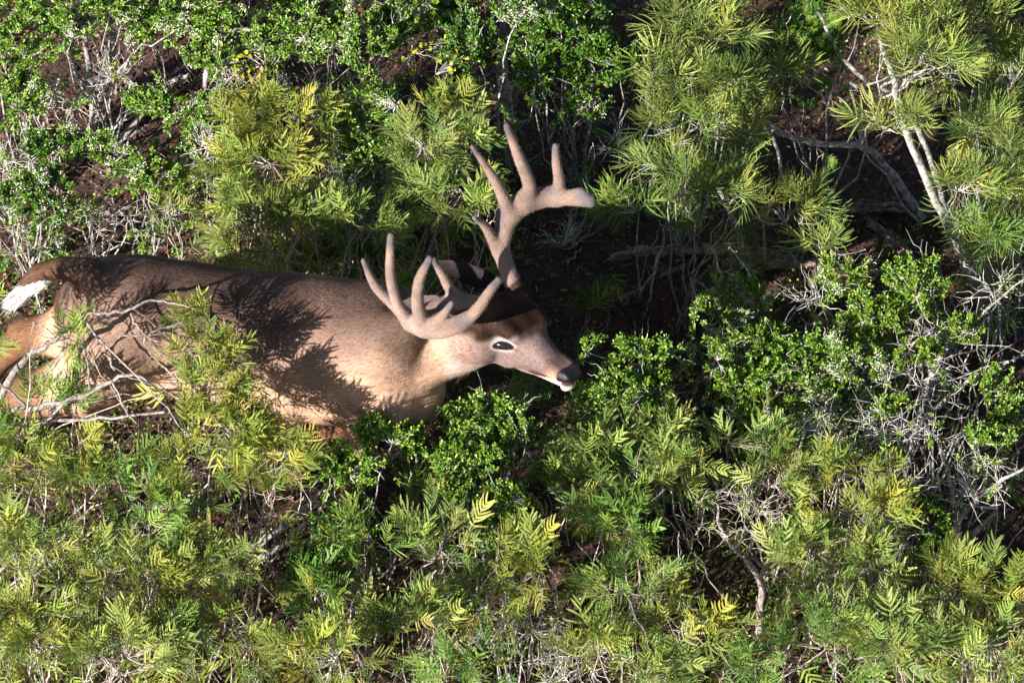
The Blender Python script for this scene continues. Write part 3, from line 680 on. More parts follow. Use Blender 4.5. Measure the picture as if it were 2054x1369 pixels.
def pick(pal, n, rng, dead=0.03):
    a = np.array(PAL[pal]); c = a[rng.integers(0, len(a), n)] * rng.uniform(0.62, 1.3, (n, 1)) * rng.uniform(0.9, 1.1, (n, 3))
    m = rng.random(n) < dead; c[m] = np.array([.40, .36, .05]) * rng.uniform(0.7, 1.2, (m.sum(), 1))
    return c

def add_leaves(acc, P, D, Nn, L, W, col):
    """obovate leaves, folded a little along the midrib"""
    n = len(P); d = nrm(D); nn = nrm(Nn - (Nn * d).sum(1)[:, None] * d); s = np.cross(nn, d); L = L[:, None]; W = W[:, None]
    q = [P, P + d * L * .45 + s * W * .62 + nn * W * .25, P + d * L * .82 + s * W * .85 + nn * W * .3, P + d * L - nn * L * .06, P + d * L * .82 - s * W * .85 + nn * W * .3, P + d * L * .45 - s * W * .62 + nn * W * .25]
    V = np.stack(q, 1).reshape(-1, 3); b = np.arange(n)[:, None] * 6
    acc.add(V, [np.concatenate([b + np.array([[0, 1, 2, 3]]), b + np.array([[0, 3, 4, 5]])])], np.repeat(col, 6, 0))

def spiny(acc, P, rng, col, step=0.012, ln=0.009):
    d = np.diff(P, axis=0); L = np.linalg.norm(d, axis=1).sum(); n = int(L / step)
    for i in range(n):
        t = rng.uniform(0.05, 1) * (len(P) - 1); k = min(int(t), len(P) - 2); p = P[k] + (t - k) * d[k]
        v = nrm(np.cross(d[k], rng.normal(0, 1, 3)) / (np.linalg.norm(d[k]) + 1e-9) + 0.4 * nrm(d[k]))
        s = nrm(np.cross(v, [0.3, 0.5, 0.8])) * 0.0011; s2 = np.cross(v, s)
        q = p + v * ln * rng.uniform(0.5, 1.2)
        acc.add(np.array([p - s, p + s * .5 + s2, p + s * .5 - s2, q]), np.array([[0, 1, 3], [1, 2, 3], [2, 0, 3]]), col)

def shrub(seed, kind, label, crowns, root=None, limbs=(), pal=None, dens=1.0, lichen=0.0, bark=None, name=None, cat='shrub', group=None, size=1.0, skirt=0.55, lean=(0.25, 0.0, 0.6), stemr=0.0045, bare=0.3):
    rng = np.random.default_rng(1000 + seed)
    names = {'fern': 'feathery_shrub', 'needle': 'feathery_shrub', 'fine': 'fine_leaved_shrub', 'small': 'small_leaved_shrub', 'round': 'round_leaved_shrub', 'bare': 'bare_shrub'}
    cc = [Z(c[0], c[1], c[2]) for c in crowns]
    if root is None: r0 = np.mean(cc, 0) + np.array([rng.normal(0, 0.05), rng.normal(0.02, 0.04), 0]); 
    else: r0 = Z(root[0], root[1], 0)
    r0[2] = ground_h(r0[0], r0[1]) - 0.01
    o = root_at(name or names[kind], r0, label, cat, group)
    st, fo, li = Acc(), Acc(), Acc(); bark = bark or (M_BARK if kind in ('small', 'bare', 'needle') else M_TWIG)
    limb_paths = []
    for lm in limbs:
        P = spline([Z(*p[:3]) for p in lm], 5); R = np.interp(np.linspace(0, 1, len(P)), np.linspace(0, 1, len(lm)), [p[3] for p in lm])
        P[1:-1] += rng.normal(0, 0.0022, (len(P) - 2, 3))
        tube(st, P, R, 8, rng.uniform(0.6, 0.9) * np.ones(3), 0.12, rng); limb_paths.append((P, R))
        if kind in ('small', 'bare'): spiny(st, P[len(P) // 3:], rng, np.ones(3), 0.02, 0.012)
    P_, D_, N_ = [], [], []; tipsall = []
    for c, cr in zip(cc, crowns):
        rx, ry = cr[3] / 700, cr[4] / 700; area = math.pi * rx * ry
        rx *= {'small': 1.14}.get(kind, 1); ry *= {'small': 1.12}.get(kind, 1); sh_ = {'needle': .028, 'fern': .012}.get(kind, .008); rx = max(rx - sh_, rx * .45); ry = max(ry - sh_, ry * .45); rad = np.array([rx, ry * 0.95, ry * 0.95])
        area = (area + math.pi * rx * ry) / 2
        # hubs
        nh = max(2, int(area / (0.0045 if kind == 'bare' else 0.012))); hubs = c + rng.normal(0, 0.60 if kind == 'bare' else 0.42, (nh, 3)) * rad - np.array([0, 0, 0.25]) * rad
        for h in hubs:
            if limb_paths and rng.random() < 0.8:
                pp, rr = limb_paths[rng.integers(len(limb_paths))]; k = rng.integers(len(pp) // 3, len(pp)); 
                if np.linalg.norm(pp[k] - h) < 0.45: a, ra = pp[k], rr[k] * 0.6
                else: a, ra = r0 + rng.normal(0, 0.015, 3) * np.array([1, 1, 0]), stemr * rng.uniform(.6, 1)
            else: a, ra = r0 + rng.normal(0, 0.02, 3) * np.array([1, 1, 0]), stemr * rng.uniform(.6, 1)
            P = curve(a, h, rng, 9, 0.09, 0.012, 0.05); tube(st, P, np.linspace(ra, 0.0020, 9), 5, np.ones(3) * rng.uniform(.5, 1.1), 0.1, rng)
        if kind == 'fern':          # dead stalks standing among the leafy ones
            for _ in range(int(area / 0.013 + rng.uniform(0, 1))):
                g = c + rng.normal(0, .6, 3) * rad; g[2] = c[2] * rng.uniform(.1, .5); e = g + np.array([rng.normal(0, .06), rng.normal(0, .06), c[2] - g[2] + rng.uniform(-.02, .10)])
                P = curve(g, e, rng, 7, 0.07, 0.015); cl = np.ones(3) * rng.uniform(.9, 1.7); q0 = rng.uniform(.0018, .0034); tube(st, P, np.linspace(q0, .0008, 7), 4, cl)
                for _ in range(rng.integers(2, 6)):
                    k = rng.integers(2, 6); B = curve(P[k], P[k] + nrm(nrm(P[-1] - P[0]) + rng.normal(0, .55, 3)) * rng.uniform(.04, .11), rng, 5, .12, .04); tube(st, B, np.linspace(.0015, .0006, 5), 3, cl)
        spread = {'fern': 0.0019, 'needle': 0.0017, 'fine': 0.0010, 'small': 0.00060, 'round': 0.0022, 'bare': 0.0015}[kind]
        nt_ = int(area / spread * dens)
        q = nrm(rng.normal(0, 1, (nt_, 3))) * (rng.uniform(0.25, 1.0, (nt_, 1)) ** 0.5); q[:, 2] = np.where(q[:, 2] < -0.35, -q[:, 2], q[:, 2])
        lump = 1 + 0.22 * np.sin(5 * q[:, :1] + seed) * np.cos(4 * q[:, 1:2] + 2 * seed)
        tips = c + q * rad * lump
        if skirt and kind != 'bare':
            ns = int(nt_ * skirt); qq = rng.uniform(-1, 1, (ns, 3)) * rad * 1.05; fz = rng.uniform(0.12, 0.9, ns)
            low = c + qq; low[:, 2] = c[2] * fz; tips = np.concatenate([tips, low])
        if len(tips) > nt_:
            lowh = np.concatenate([hubs, hubs * np.array([1, 1, .45]) + (r0 * 0.25 - hubs * 0.25) * np.array([1, 1, 0])])
        else: lowh = hubs
        hubs = lowh; dd = np.linalg.norm(tips[:, None] - hubs[None], axis=2); hi = dd.argmin(1)
        for t, h in zip(tips, hubs[hi]):
            a = h + (t - h) * rng.uniform(0, 0.25)
            P = curve(a, t, rng, 6, 0.20 if kind == 'bare' else 0.13, 0.05 if kind == 'bare' else 0.025, -0.05); zc = (0.62, 0.5, 0.45) if kind in ('fern', 'needle') and rng.random() < .4 else (1, 1, 1)
            tube(st, P, np.linspace(0.0021, 0.0008, 6) * rng.uniform(.7, 1.3), 4, np.array(zc) * rng.uniform(.7, 1.15))
            tipsall.append(P)
            if kind in ('small', 'bare'): spiny(st, P, rng, np.ones(3) * 1.0, 0.022)
            if kind == 'bare' or rng.random() < bare * (0.3 if kind == 'small' else 1):
                for _ in range(7 if kind == 'bare' else 3):
                    k = rng.integers(1, 6); e = P[k] + nrm(nrm(P[-1] - P[0]) + rng.normal(0, .6 if kind != 'bare' else 1.0, 3)) * rng.uniform(0.03, 0.11)
                    B = curve(P[k], e, rng, 5, 0.12, 0.04); tube(st, B, np.linspace(0.0014, 0.0005, 5), 3, np.ones(3) * rng.uniform(.8, 1.7))
                if kind == 'bare':
                    if rng.random() < .45:
                        for m in range(3):
                            p = P[rng.integers(2, 6)]
                            for w in nrm(rng.normal(0, 1, (6, 3)) + np.array([0, 0, .5])): P_.append(p + rng.normal(0, .004, 3)); D_.append(w); N_.append(nrm(np.array([-.2, -.35, .7]) + rng.normal(0, .5, 3)))
                    continue
            out = nrm(t - c + np.array([0, 0, 0.15])); td = nrm(P[-1] - P[-3])
            if kind in ('fern', 'needle', 'fine'):
                nf = rng.integers(2, 5)
                for m in range(nf):
                    k = 5 - (m % 2); P_.append(P[k] if m else P[-1]); D_.append(nrm(0.6 * td + 0.5 * out + np.array(lean) * rng.uniform(.1, 1.0) + rng.normal(0, .5 if kind != 'needle' else .62, 3)))
                    N_.append(nrm(np.array([-0.15, -0.35, 0.8]) + 0.25 * out + rng.normal(0, .5, 3)))
            else:
                ncl = 7 if kind == 'small' else 3
                for m in range(ncl):
                    tt = 1 - (m / ncl) ** 1.2 * 0.75; kf = tt * 5; k = min(int(kf), 4); p = P[k] + (kf - k) * (P[k + 1] - P[k])
                    nl = rng.integers(5, 10) if kind == 'small' else rng.integers(1, 3)
                    dv = nrm(td * 0.5 + out * 0.45 + np.array([-.1, -.1, .35]) + rng.normal(0, .75, (nl, 3)))
                    for w in dv:
                        P_.append(p + rng.normal(0, .0028, 3)); D_.append(w); N_.append(nrm(np.array([-.2, -.35, .7]) + rng.normal(0, .5, 3)))
            if lichen and rng.random() < lichen:
                m = 110; kk = rng.integers(1, 6); pp = P[np.clip(kk + rng.integers(-1, 2, m), 0, 5)] + rng.normal(0, .0075, (m, 3)); dv = nrm(rng.normal(0, 1, (m, 3)))
                add_leaves(li, pp, dv, nrm(rng.normal(0, 1, (m, 3))), rng.uniform(.004, .011, m), np.full(m, .0016), np.clip(np.array([[.58, .60, .44]]) * rng.uniform(.6, 1.2, (m, 1)), 0, .75))
    for pp, rr in limb_paths:
        if lichen:
            m = int(400 * lichen * len(pp) / 10); k = rng.integers(0, len(pp), m); pc = pp[k] + rng.normal(0, .004, (m, 3)) * 1.0 + nrm(rng.normal(0, 1, (m, 3))) * rr[k][:, None]
            add_leaves(li, pc, nrm(rng.normal(0, 1, (m, 3))), nrm(rng.normal(0, 1, (m, 3))), rng.uniform(.004, .010, m), np.full(m, .0012), np.clip(np.array([[.55, .57, .43]]) * rng.uniform(.6, 1.2, (m, 1)), 0, .75))
    if P_:
        P_, D_, N_ = map(np.array, (P_, D_, N_)); n = len(P_)
        if kind in ('fern', 'needle', 'fine'):
            temps = {'fern': FERN_T, 'needle': NEED_T, 'fine': FINE_T}[kind]
            place_templates(fo, temps, P_, D_, N_, rng.uniform(.75, 1.2, n) * size, pick(pal or 'olive', n, rng, 0.008), rng)
        elif kind in ('small', 'bare'):
            add_leaves(fo, P_, D_, N_, rng.uniform(.009, .017, n) * size, rng.uniform(.0026, .0044, n) * size, pick(pal if pal in ('deep', 'smally') else ('smally' if kind == 'bare' else 'small'), n, rng, 0.004))
        else:
            add_leaves(fo, P_, D_, N_, rng.uniform(.014, .022, n), rng.uniform(.006, .009, n), pick('round', n, rng, 0.03))
    st.build('branches', bark, o)
    fo.build('foliage', M_SMALL if kind in ('small', 'round', 'bare') else M_FERN, o, False)
    lo = li.build('lichen', M_LICH, o, False)
    if lo is not None: lo['kind'] = 'stuff'
    return o

def low_cover():
    rng = np.random.default_rng(9); acc = Acc(); n = 5200
    x = rng.uniform(-1.7, 1.7, n); y = rng.uniform(-1.1, 2.1, n)
    P = np.stack([x, y, ground_h(x, y)], 1); px, py = project(P)
    dens = 0.5 + 0.5 * np.sin(4.1 * x + 1.7 * np.sin(3.3 * y)) * np.cos(3.7 * y + x)
    ok = ~((px > 1560) & (px < 1880) & (py > 150) & (py < 470)) & ~((px > 1080) & (px < 1430) & (py > 440) & (py < 700)) & ~((px > 60) & (px < 400) & (py > 90) & (py < 330)) & (rng.random(n) < 0.15 + dens) & ~((px < 450) & (py < 500) & (rng.random(n) < .5))
    P = P[ok]; m = len(P); k = 9
    Q = np.repeat(P, k, 0) + rng.normal(0, 1, (m * k, 3)) * np.array([.02, .02, 0]); Q[:, 2] += rng.uniform(.005, .11, m * k)
    D = nrm(rng.normal(0, 1, (m * k, 3)) + np.array([0, 0, .6])); Nn = nrm(np.array([-.2, -.3, .8]) + rng.normal(0, .4, (m * k, 3)))
    add_leaves(acc, Q, D, Nn, rng.uniform(.009, .017, m * k), rng.uniform(.0026, .0045, m * k), pick('small', m * k, rng, .02) * .8)
    o = acc.build('ground_cover', M_SMALL, None, False); o['kind'] = 'stuff'; o['label'] = 'scattered low green leaves covering the soil between the shrubs'; o['category'] = 'ground cover'
low_cover()
# ------------------------------------------------------------------ the brush: (kind, label, crowns (px, py, z, rx, ry), options)
SH = [
 # --- top left, small-leaved green
 ('small', 'bright green small-leaved shrub filling the top left corner', [(65, 70, .62, 110, 85), (40, 185, .5, 65, 60)], dict(skirt=.25, pal='small', lichen=.1)),
 ('small', 'small-leaved green shrub along the top edge, right of the dark hollow with grey trunks', [(330, 45, .65, 130, 65), (440, 120, .6, 70, 55)], dict(skirt=.08, lichen=.3)),
 ('bare', 'greyish leafless twiggy shrub left of the dark hollow with grey trunks', [(95, 190, .35, 80, 60)], dict(lichen=.3, dens=.7)),
 ('small', 'low small-leaved green shrub against the left edge, above the tail of the buck', [(60, 400, .45, 85, 75), (110, 300, .42, 70, 55)], dict(lichen=.25, pal='deep', skirt=.25)),
 ('small', 'loose small-leaved shrub directly above the haunch of the buck', [(290, 350, .5, 85, 50), (190, 300, .45, 70, 42), (370, 330, .45, 50, 50)], dict(lichen=.25, dens=.85, skirt=.2)),
 ('bare', 'tangle of thin dead twigs on red soil above the hip of the buck', [(220, 440, .22, 130, 55)], dict(dens=.45, lichen=.1)),
 ('small', 'small-leaved sprig under the arching lichen-crusted branch', [(420, 250, .5, 75, 80)], dict(lichen=.35)),
 # --- top centre
 ('small', 'wide small-leaved green shrub in the middle of the top edge', [(600, 60, .68, 110, 85), (730, 90, .7, 100, 90), (820, 30, .68, 90, 60)], dict(skirt=.08, lichen=.12)),
 ('small', 'dark green small-leaved shrub left of the white trunk at the top', [(930, 90, .62, 70, 90), (900, 20, .6, 60, 40)], dict(skirt=.08, pal='deep')),
 ('small', 'deep green small-leaved shrub right of the white trunk at the top', [(1120, 60, .68, 120, 90), (1210, 130, .62, 90, 75), (1075, 150, .58, 60, 80)], dict(skirt=.08, pal='deep')),
 ('round', 'thin shrub with sparse yellow rounded leaves left of the white trunk', [(880, 130, .6, 90, 70)], dict(dens=1.2)),
 ('round', 'spindly shrub with a few yellow-green round leaves beside the arching branch', [(510, 150, .6, 90, 70)], dict(dens=1.0, lichen=.2)),
 ('small', 'narrow small-leaved green shrub between two yellowish feathery shrubs above the neck', [(730, 230, .58, 75, 90), (740, 340, .5, 60, 70)], dict(lichen=.3, pal='small')),
 ('fern', 'olive feathery shrub with spreading fronds behind the back, largest of its kind there', [(560, 260, .62, 130, 90), (520, 350, .6, 110, 70)], dict(pal='yellow', dens=1.15)),
 ('fern', 'feathery shrub whose lowest fronds hang just above the back of the buck', [(600, 440, .6, 125, 55), (500, 420, .52, 80, 50)], dict(pal='olive', dens=1.1)),
 ('fern', 'small feathery clump between the near antler tines and the small-leaved shrub', [(715, 455, .62, 75, 50)], dict(pal='olive', dens=1.2)),
 ('fern', 'olive green feathery shrub left of the raised far antler', [(880, 300, .66, 95, 70), (900, 410, .62, 90, 60), (840, 370, .6, 70, 50)], dict(pal='olive', dens=1.15)),
 ('fern', 'yellow tinged feathery tuft left of the tallest tine of the far antler', [(905, 235, .7, 85, 45)], dict(pal='yellow')),
 ('fine', 'low shaded fine-leaved growth in the shadow right above the back line', [(700, 520, .25, 120, 40)], dict(pal='deep', dens=.6)),
 # --- top right feathery masses
 ('needle', 'large olive feathery shrub at the top, right of the small-leaved greens', [(1420, 60, .85, 140, 70), (1330, 170, .8, 85, 80), (1450, 170, .8, 90, 70)], dict(skirt=.08, pal='olive', dens=1.15)),
 ('needle', 'drooping feathery shrub with a slanting pale stem, left of the dark opening', [(1380, 260, .7, 110, 70), (1480, 250, .72, 70, 60), (1560, 150, .72, 80, 45)], dict(skirt=.08, pal='olive', limbs=[[(1500, 520, .12, .010), (1440, 370, .45, .009), (1330, 215, .75, .006)]], dens=1.1)),
 ('fine', 'soft bright green fine-leaved bush between two feathery shrubs near the top', [(1620, 90, .7, 80, 85)], dict(skirt=.08, pal='deep', dens=1.6)),
 ('needle', 'lush green feathery shrub below the drooping one, above the long dead log', [(1430, 390, .62, 120, 85), (1330, 345, .58, 90, 55)], dict(pal='olive', dens=1.1, skirt=.12)),
 ('needle', 'round feathery tuft in front of the trunks of the leaning tree', [(1590, 420, .52, 95, 65), (1660, 500, .42, 60, 40)], dict(skirt=.08, pal='olive', dens=1.05)),
 ('needle', 'shaded feathery growth behind the tip of the far antler', [(1270, 410, .42, 85, 50), (1330, 450, .35, 70, 35)], dict(pal='fresh', dens=.9, skirt=.1)),
 ('needle', 'yellow green feathery crown at the top, above the dark opening', [(1770, 40, .95, 110, 60), (1710, 10, .9, 70, 40)], dict(skirt=.08, pal='yellow', dens=1.0)),
 ('needle', 'feathery shrub in the top right corner', [(1950, 60, .9, 110, 70), (2030, 150, .8, 60, 90)], dict(pal='olive', dens=1.1)),
 ('needle', 'broad feathery shrub along the right edge beside the leaning tree', [(1990, 260, .72, 85, 70), (1960, 380, .68, 90, 60), (2030, 330, .7, 50, 70)], dict(pal='olive', dens=1.15)),
 ('needle', 'fresh green feathery shrub on the right edge, just above the spiny shrub', [(1990, 470, .6, 85, 65), (2035, 400, .6, 40, 50)], dict(pal='fresh', dens=1.1)),
 # --- middle right: spiny small-leaved and bare
 ('small', 'low spiny shrub with dense bright leaves right of the nose of the buck', [(1285, 700, .52, 80, 42), (1230, 790, .5, 75, 60), (1300, 770, .48, 50, 50), (1190, 690, .42, 35, 30)], dict(pal='small', limbs=[[(1330, 860, 0, .008), (1330, 790, .18, .006), (1290, 710, .40, .003)]])),
 ('small', 'spiny shrub with open white zigzag branches below the weathered log', [(1480, 590, .42, 80, 60), (1440, 610, .36, 60, 40)], dict(dens=.6, pal='smally', lichen=.25, limbs=[[(1500, 760, .0, .011), (1495, 660, .25, .009), (1460, 590, .40, .006), (1430, 500, .55, .002)], [(1490, 650, .26, .008), (1510, 570, .44, .004), (1460, 490, .6, .002)], [(1478, 618, .34, .006), (1390, 560, .42, .002)]])),
 ('small', 'thick bright green small-leaved shrub in the right half, with glossy leaves', [(1520, 700, .5, 95, 65), (1560, 770, .46, 85, 60), (1620, 700, .5, 60, 50)], dict(pal='small')),
 ('small', 'small-leaved shrub with yellowing tips right of the white zigzag branches', [(1700, 570, .52, 70, 60), (1760, 640, .5, 80, 60)], dict(pal='smally', lichen=.2)),
 ('small', 'upright green small-leaved shrub with reddish new leaves, below the trunks of the leaning tree', [(1840, 560, .58, 65, 60), (1800, 620, .5, 60, 50)], dict(pal='small')),
 ('small', 'small-leaved green shrub surrounded by lichen-covered twigs', [(1700, 730, .5, 85, 60), (1660, 800, .45, 75, 50)], dict(pal='small', lichen=.5)),
 ('bare', 'pale thorny leafless shrub thick with lichen near the right edge', [(1890, 690, .5, 110, 70), (1840, 780, .5, 100, 60)], dict(lichen=.75, dens=.6, limbs=[[(1800, 980, .0, .012), (1840, 850, .3, .010), (1880, 730, .5, .007), (1960, 640, .62, .004), (2054, 560, .7, .002)], [(1850, 840, .32, .009), (1950, 760, .5, .005), (2054, 710, .6, .002)], [(1870, 760, .45, .006), (1840, 650, .6, .003)]])),
 ('small', 'sprays of small green leaves between the thorny leafless branches at the right', [(1930, 660, .6, 60, 40), (2000, 770, .58, 60, 45), (1840, 710, .58, 60, 40), (1800, 820, .56, 60, 35)], dict(pal='smally', dens=.8, skirt=.15)),
 ('bare', 'grey lichen-crusted bare shrub below the thorny one', [(1720, 870, .55, 110, 60), (1850, 880, .55, 90, 60)], dict(lichen=.8, dens=.6)),
 ('bare', 'gnarled leafless shrub with a forked pale trunk near the right edge', [(1960, 960, .5, 90, 80)], dict(lichen=.35, dens=.6, limbs=[[(1890, 1210, .0, .014), (1920, 1110, .2, .012), (1925, 1040, .34, .010), (1985, 980, .5, .006), (2054, 940, .6, .003)], [(1922, 1060, .3, .009), (1905, 960, .46, .006), (1880, 880, .6, .003)], [(1925, 1100, .24, .010), (2000, 1020, .36, .006)]])),
 ('small', 'little green shrub on the right edge below the thorny branches', [(2025, 830, .45, 45, 50)], dict()),
 ('small', 'clump of small green leaves at the foot of the gnarled forked shrub', [(1860, 1040, .46, 55, 60), (1870, 1110, .4, 45, 40), (1980, 880, .55, 60, 35), (1780, 930, .55, 50, 40)], dict(skirt=.2)),
 ('bare', 'grey lichen-hung twigs in the top left, between the green leaves and the hollow', [(235, 150, .5, 60, 50), (150, 40, .6, 50, 40)], dict(lichen=.6, dens=.8)),
 ('bare', 'dull grey leafless brush on the left edge, above the tail', [(25, 480, .4, 50, 50), (20, 330, .45, 45, 60)], dict(lichen=.5, dens=.8)),
 ('bare', 'dry leafless twigs in the dark ground just right of the far antler', [(1130, 480, .15, 60, 50), (1240, 300, .3, 60, 50)], dict(dens=.7)),
 ('fern', 'small feathery tuft among the green leaves above the rump', [(350, 420, .4, 60, 35)], dict(pal='olive', dens=.9)),
 ('bare', 'silvery leafless brush thick with lichen under the thick glossy green shrub at right', [(1600, 850, .55, 90, 50)], dict(lichen=.7, dens=.6)),
 ('bare', 'tall pale leafless twigs rising between olive feathery shrubs at the lower right', [(1810, 980, .55, 80, 60), (1760, 1070, .5, 60, 50)], dict(lichen=.5, dens=.6)),
 ('bare', 'bleached thorny twigs at the right edge, topmost of the leafless ones', [(1990, 590, .55, 75, 45)], dict(lichen=.4, dens=.7)),
 ('bare', 'whitish twig tangle between the bright small-leaved shrub and the zigzag branches', [(1620, 620, .48, 60, 50)], dict(lichen=.5, dens=.7)),
 ('bare', 'pale lichen-covered twigs left of the feathery shrubs behind the back', [(410, 300, .55, 45, 90), (445, 180, .6, 40, 50)], dict(lichen=.8, dens=.8)),
 ('bare', 'grey dead twigs poking out between the green shrubs above the neck', [(700, 400, .55, 60, 40), (640, 200, .6, 60, 40)], dict(lichen=.6, dens=.7)),
 ('small', 'small-leaved shrub growing through the hollow at the upper left, half in shade', [(120, 50, .55, 50, 40), (300, 210, .42, 70, 45)], dict(skirt=.2)),
 ('small', 'rounded small-leaved shrub left of the glossy one, right half of the photo', [(1480, 770, .44, 45, 45), (1510, 835, .42, 50, 35)], dict(skirt=.2)),
 # --- centre, in front of the chest
 ('small', 'bushy glossy small-leaved shrub right under the chest of the buck', [(765, 870, .68, 75, 45), (690, 940, .62, 80, 65), (830, 900, .6, 40, 40)], dict(skirt=.2)),
 ('small', 'tall bright green small-leaved shrub in front of the throat of the buck', [(965, 845, .60, 90, 60), (940, 925, .58, 75, 60), (1030, 865, .56, 60, 55)], dict(skirt=.2)),
 ('small', 'small-leaved shrub below the bright one, dark green in its lower half', [(960, 1010, .56, 90, 55), (1000, 1060, .5, 60, 45)], dict(pal='small')),
 ('small', 'sprawling dark green small-leaved shrub beside the slanting grey branches', [(690, 1060, .56, 80, 60), (640, 1140, .5, 70, 60)], dict(pal='deep')),
 ('fern', 'low feathery plant in half shade under the jaw of the buck', [(1010, 775, .25, 80, 28), (1140, 830, .28, 70, 35)], dict(pal='fresh', dens=.9)),
 ('needle', 'single upright feathery seedling in the deep shade right of the forehead', [(1175, 625, .22, 38, 42)], dict(pal='deep', dens=.9)),
 # --- over the hindquarters
 ('fern', 'tall feathery shrub arching over the flank of the buck', [(395, 655, 1.02, 55, 45), (415, 725, .98, 70, 55), (425, 795, .93, 95, 55), (490, 820, .9, 70, 40), (440, 870, .86, 120, 50), (560, 910, .8, 70, 45)], dict(pal='yellow', dens=1.15, skirt=0.0, root=(-70, 1250), limbs=[[(-70, 1250, .0, .013), (-50, 960, .6, .012), (0, 800, .87, .011), (48, 722, .98, .0095), (100, 690, 1.03, .008), (165, 634, 1.10, .005), (215, 628, 1.11, .0045), (260, 620, 1.12, .004), (300, 603, 1.13, .0035), (345, 608, 1.13, .003), (395, 622, 1.13, .002)], [(168, 640, 1.09, .004), (205, 690, 1.04, .004), (230, 742, 0.99, .003)], [(262, 628, 1.10, .003), (285, 665, 1.07, .0025), (340, 690, 1.04, .002), (400, 700, 1.02, .0015)], [(285, 665, 1.07, .0025), (300, 705, 1.03, .002), (335, 745, .99, .0015)], [(195, 690, 1.04, .003), (255, 672, 1.06, .0025), (290, 680, 1.05, .002), (330, 720, 1.0, .0015)]])),
 ('fern', 'feathery tuft on a crooked grey stem in front of the hind leg', [(150, 690, 1.0, 50, 50), (110, 820, .85, 75, 45), (60, 870, .8, 80, 40), (-95, 700, 1.12, 75, 80), (-40, 610, 1.15, 28, 40)], dict(pal='fresh', dens=.8, skirt=0.0, root=(-60, 1250), limbs=[[(-60, 1250, .0, .013), (-70, 900, .70, .011), (0, 832, .84, .009), (95, 812, .88, .0085), (180, 788, .92, .007), (252, 750, .98, .005), (320, 775, .96, .003), (380, 810, .9, .002)], [(-40, 860, .78, .007), (100, 842, .83, .006), (200, 838, .85, .0045), (330, 826, .88, .003)], [(80, 760, .93, .003), (120, 720, .99, .003), (140, 680, 1.04, .002)], [(225, 765, .96, .003), (250, 820, .9, .002), (275, 850, .86, .0015)]])),  # leftmost crowns are out of view, added to cast shade on the rump
 # --- lower left feathery sea
 ('fern', 'wide feathery shrub against the left edge below the hind legs', [(60, 960, .66, 110, 70), (150, 930, .7, 90, 50)], dict(pal='yellow', dens=.85, skirt=.5)),
 ('fern', 'fresh green feathery shrub with broad fronds left of the slanting grey branches', [(310, 1030, .66, 120, 70), (230, 960, .68, 90, 50)], dict(pal='fresh', dens=.88, skirt=.5)),
 ('fern', 'dense dull yellow feathery mat under the belly of the buck', [(520, 960, .68, 110, 60), (400, 950, .72, 90, 50)], dict(pal='yellow', dens=1.1, size=.8)),
 ('fern', 'feathery shrub on the left edge, half way down the lower part', [(70, 1100, .62, 120, 70)], dict(pal='olive', dens=.88, skirt=.5)),
 ('fern', 'feathery shrub with curling fronds right of the left edge one', [(230, 1160, .6, 120, 70)], dict(pal='yellow', dens=.85, skirt=.5)),
 ('fern', 'olive feathery shrub below the slanting grey branches', [(420, 1150, .58, 125, 70)], dict(pal='olive', dens=.88, skirt=.5)),
 ('fern', 'feathery shrub in the bottom left corner', [(60, 1270, .6, 120, 80)], dict(pal='yellow', dens=.88, skirt=.5)),
 ('fern', 'feathery shrub on the bottom edge, next to the one in the bottom left corner', [(250, 1310, .6, 130, 75)], dict(pal='olive', dens=.88, skirt=.5)),
 ('fern', 'feathery shrub with orange tinged fronds near the bottom, left of the dark gap', [(430, 1270, .56, 110, 65)], dict(pal='yellow', dens=.85, skirt=.5)),
 ('fern', 'bright feathery shrub on the bottom edge, right of the dark gap', [(640, 1320, .58, 110, 70)], dict(pal='yellow', dens=.85, skirt=.5)),
 # --- lower centre
 ('fern', 'slender feathery shrub with upright comb-like fronds below the dark green leaves', [(720, 1100, .55, 75, 60), (640, 1200, .5, 60, 60)], dict(pal='fresh', dens=.95)),
 ('fern', 'feathery shrub in the lower middle with a tall central spray', [(880, 1100, .56, 95, 75), (860, 1010, .45, 50, 50)], dict(pal='olive', dens=.85, skirt=.5)),
 ('fern', 'yellow green feathery shrub right of the tall central spray', [(1050, 1140, .56, 100, 70)], dict(pal='yellow', dens=.85, skirt=.5)),
 ('fern', 'deep olive feathery shrub right of the throat shrub, above the middle of the lower half', [(1190, 910, .45, 100, 65), (1160, 980, .42, 80, 50)], dict(pal='olive', dens=.9, skirt=.5)),
 ('fern', 'dark feathery shrub in the lower middle between two yellower ones', [(1260, 1060, .5, 110, 75)], dict(pal='fresh', dens=1.05)),
 ('fern', 'spreading feathery shrub left of the bare reddish twigs', [(1340, 960, .5, 90, 70), (1310, 880, .42, 70, 45)], dict(pal='olive', dens=1.05)),
 ('bare', 'thicket of thin dead upright twigs at the bottom, centre', [(1010, 1260, .34, 120, 70), (1120, 1330, .3, 100, 60)], dict(dens=.8, pal='olive')),
 ('fern', 'broad feathery shrub on the bottom edge left of the dead twig thicket', [(820, 1250, .52, 120, 70)], dict(pal='olive', dens=.85, skirt=.5)),
 ('fern', 'feathery shrub at the very bottom, below the dead twig thicket', [(930, 1350, .5, 100, 45)], dict(pal='fresh', dens=.9, skirt=.5)),
 ('fern', 'bright yellow feathery spray at the bottom, right of the dead twig thicket', [(1200, 1290, .62, 70, 45), (1390, 1270, .62, 80, 50)], dict(pal='yellow', dens=.88, size=1.1)),
 ('fern', 'feathery shrub on the bottom edge right of the bright yellow spray', [(1330, 1340, .52, 110, 50), (1280, 1190, .48, 90, 50)], dict(pal='olive', dens=1.05)),
 # --- lower right
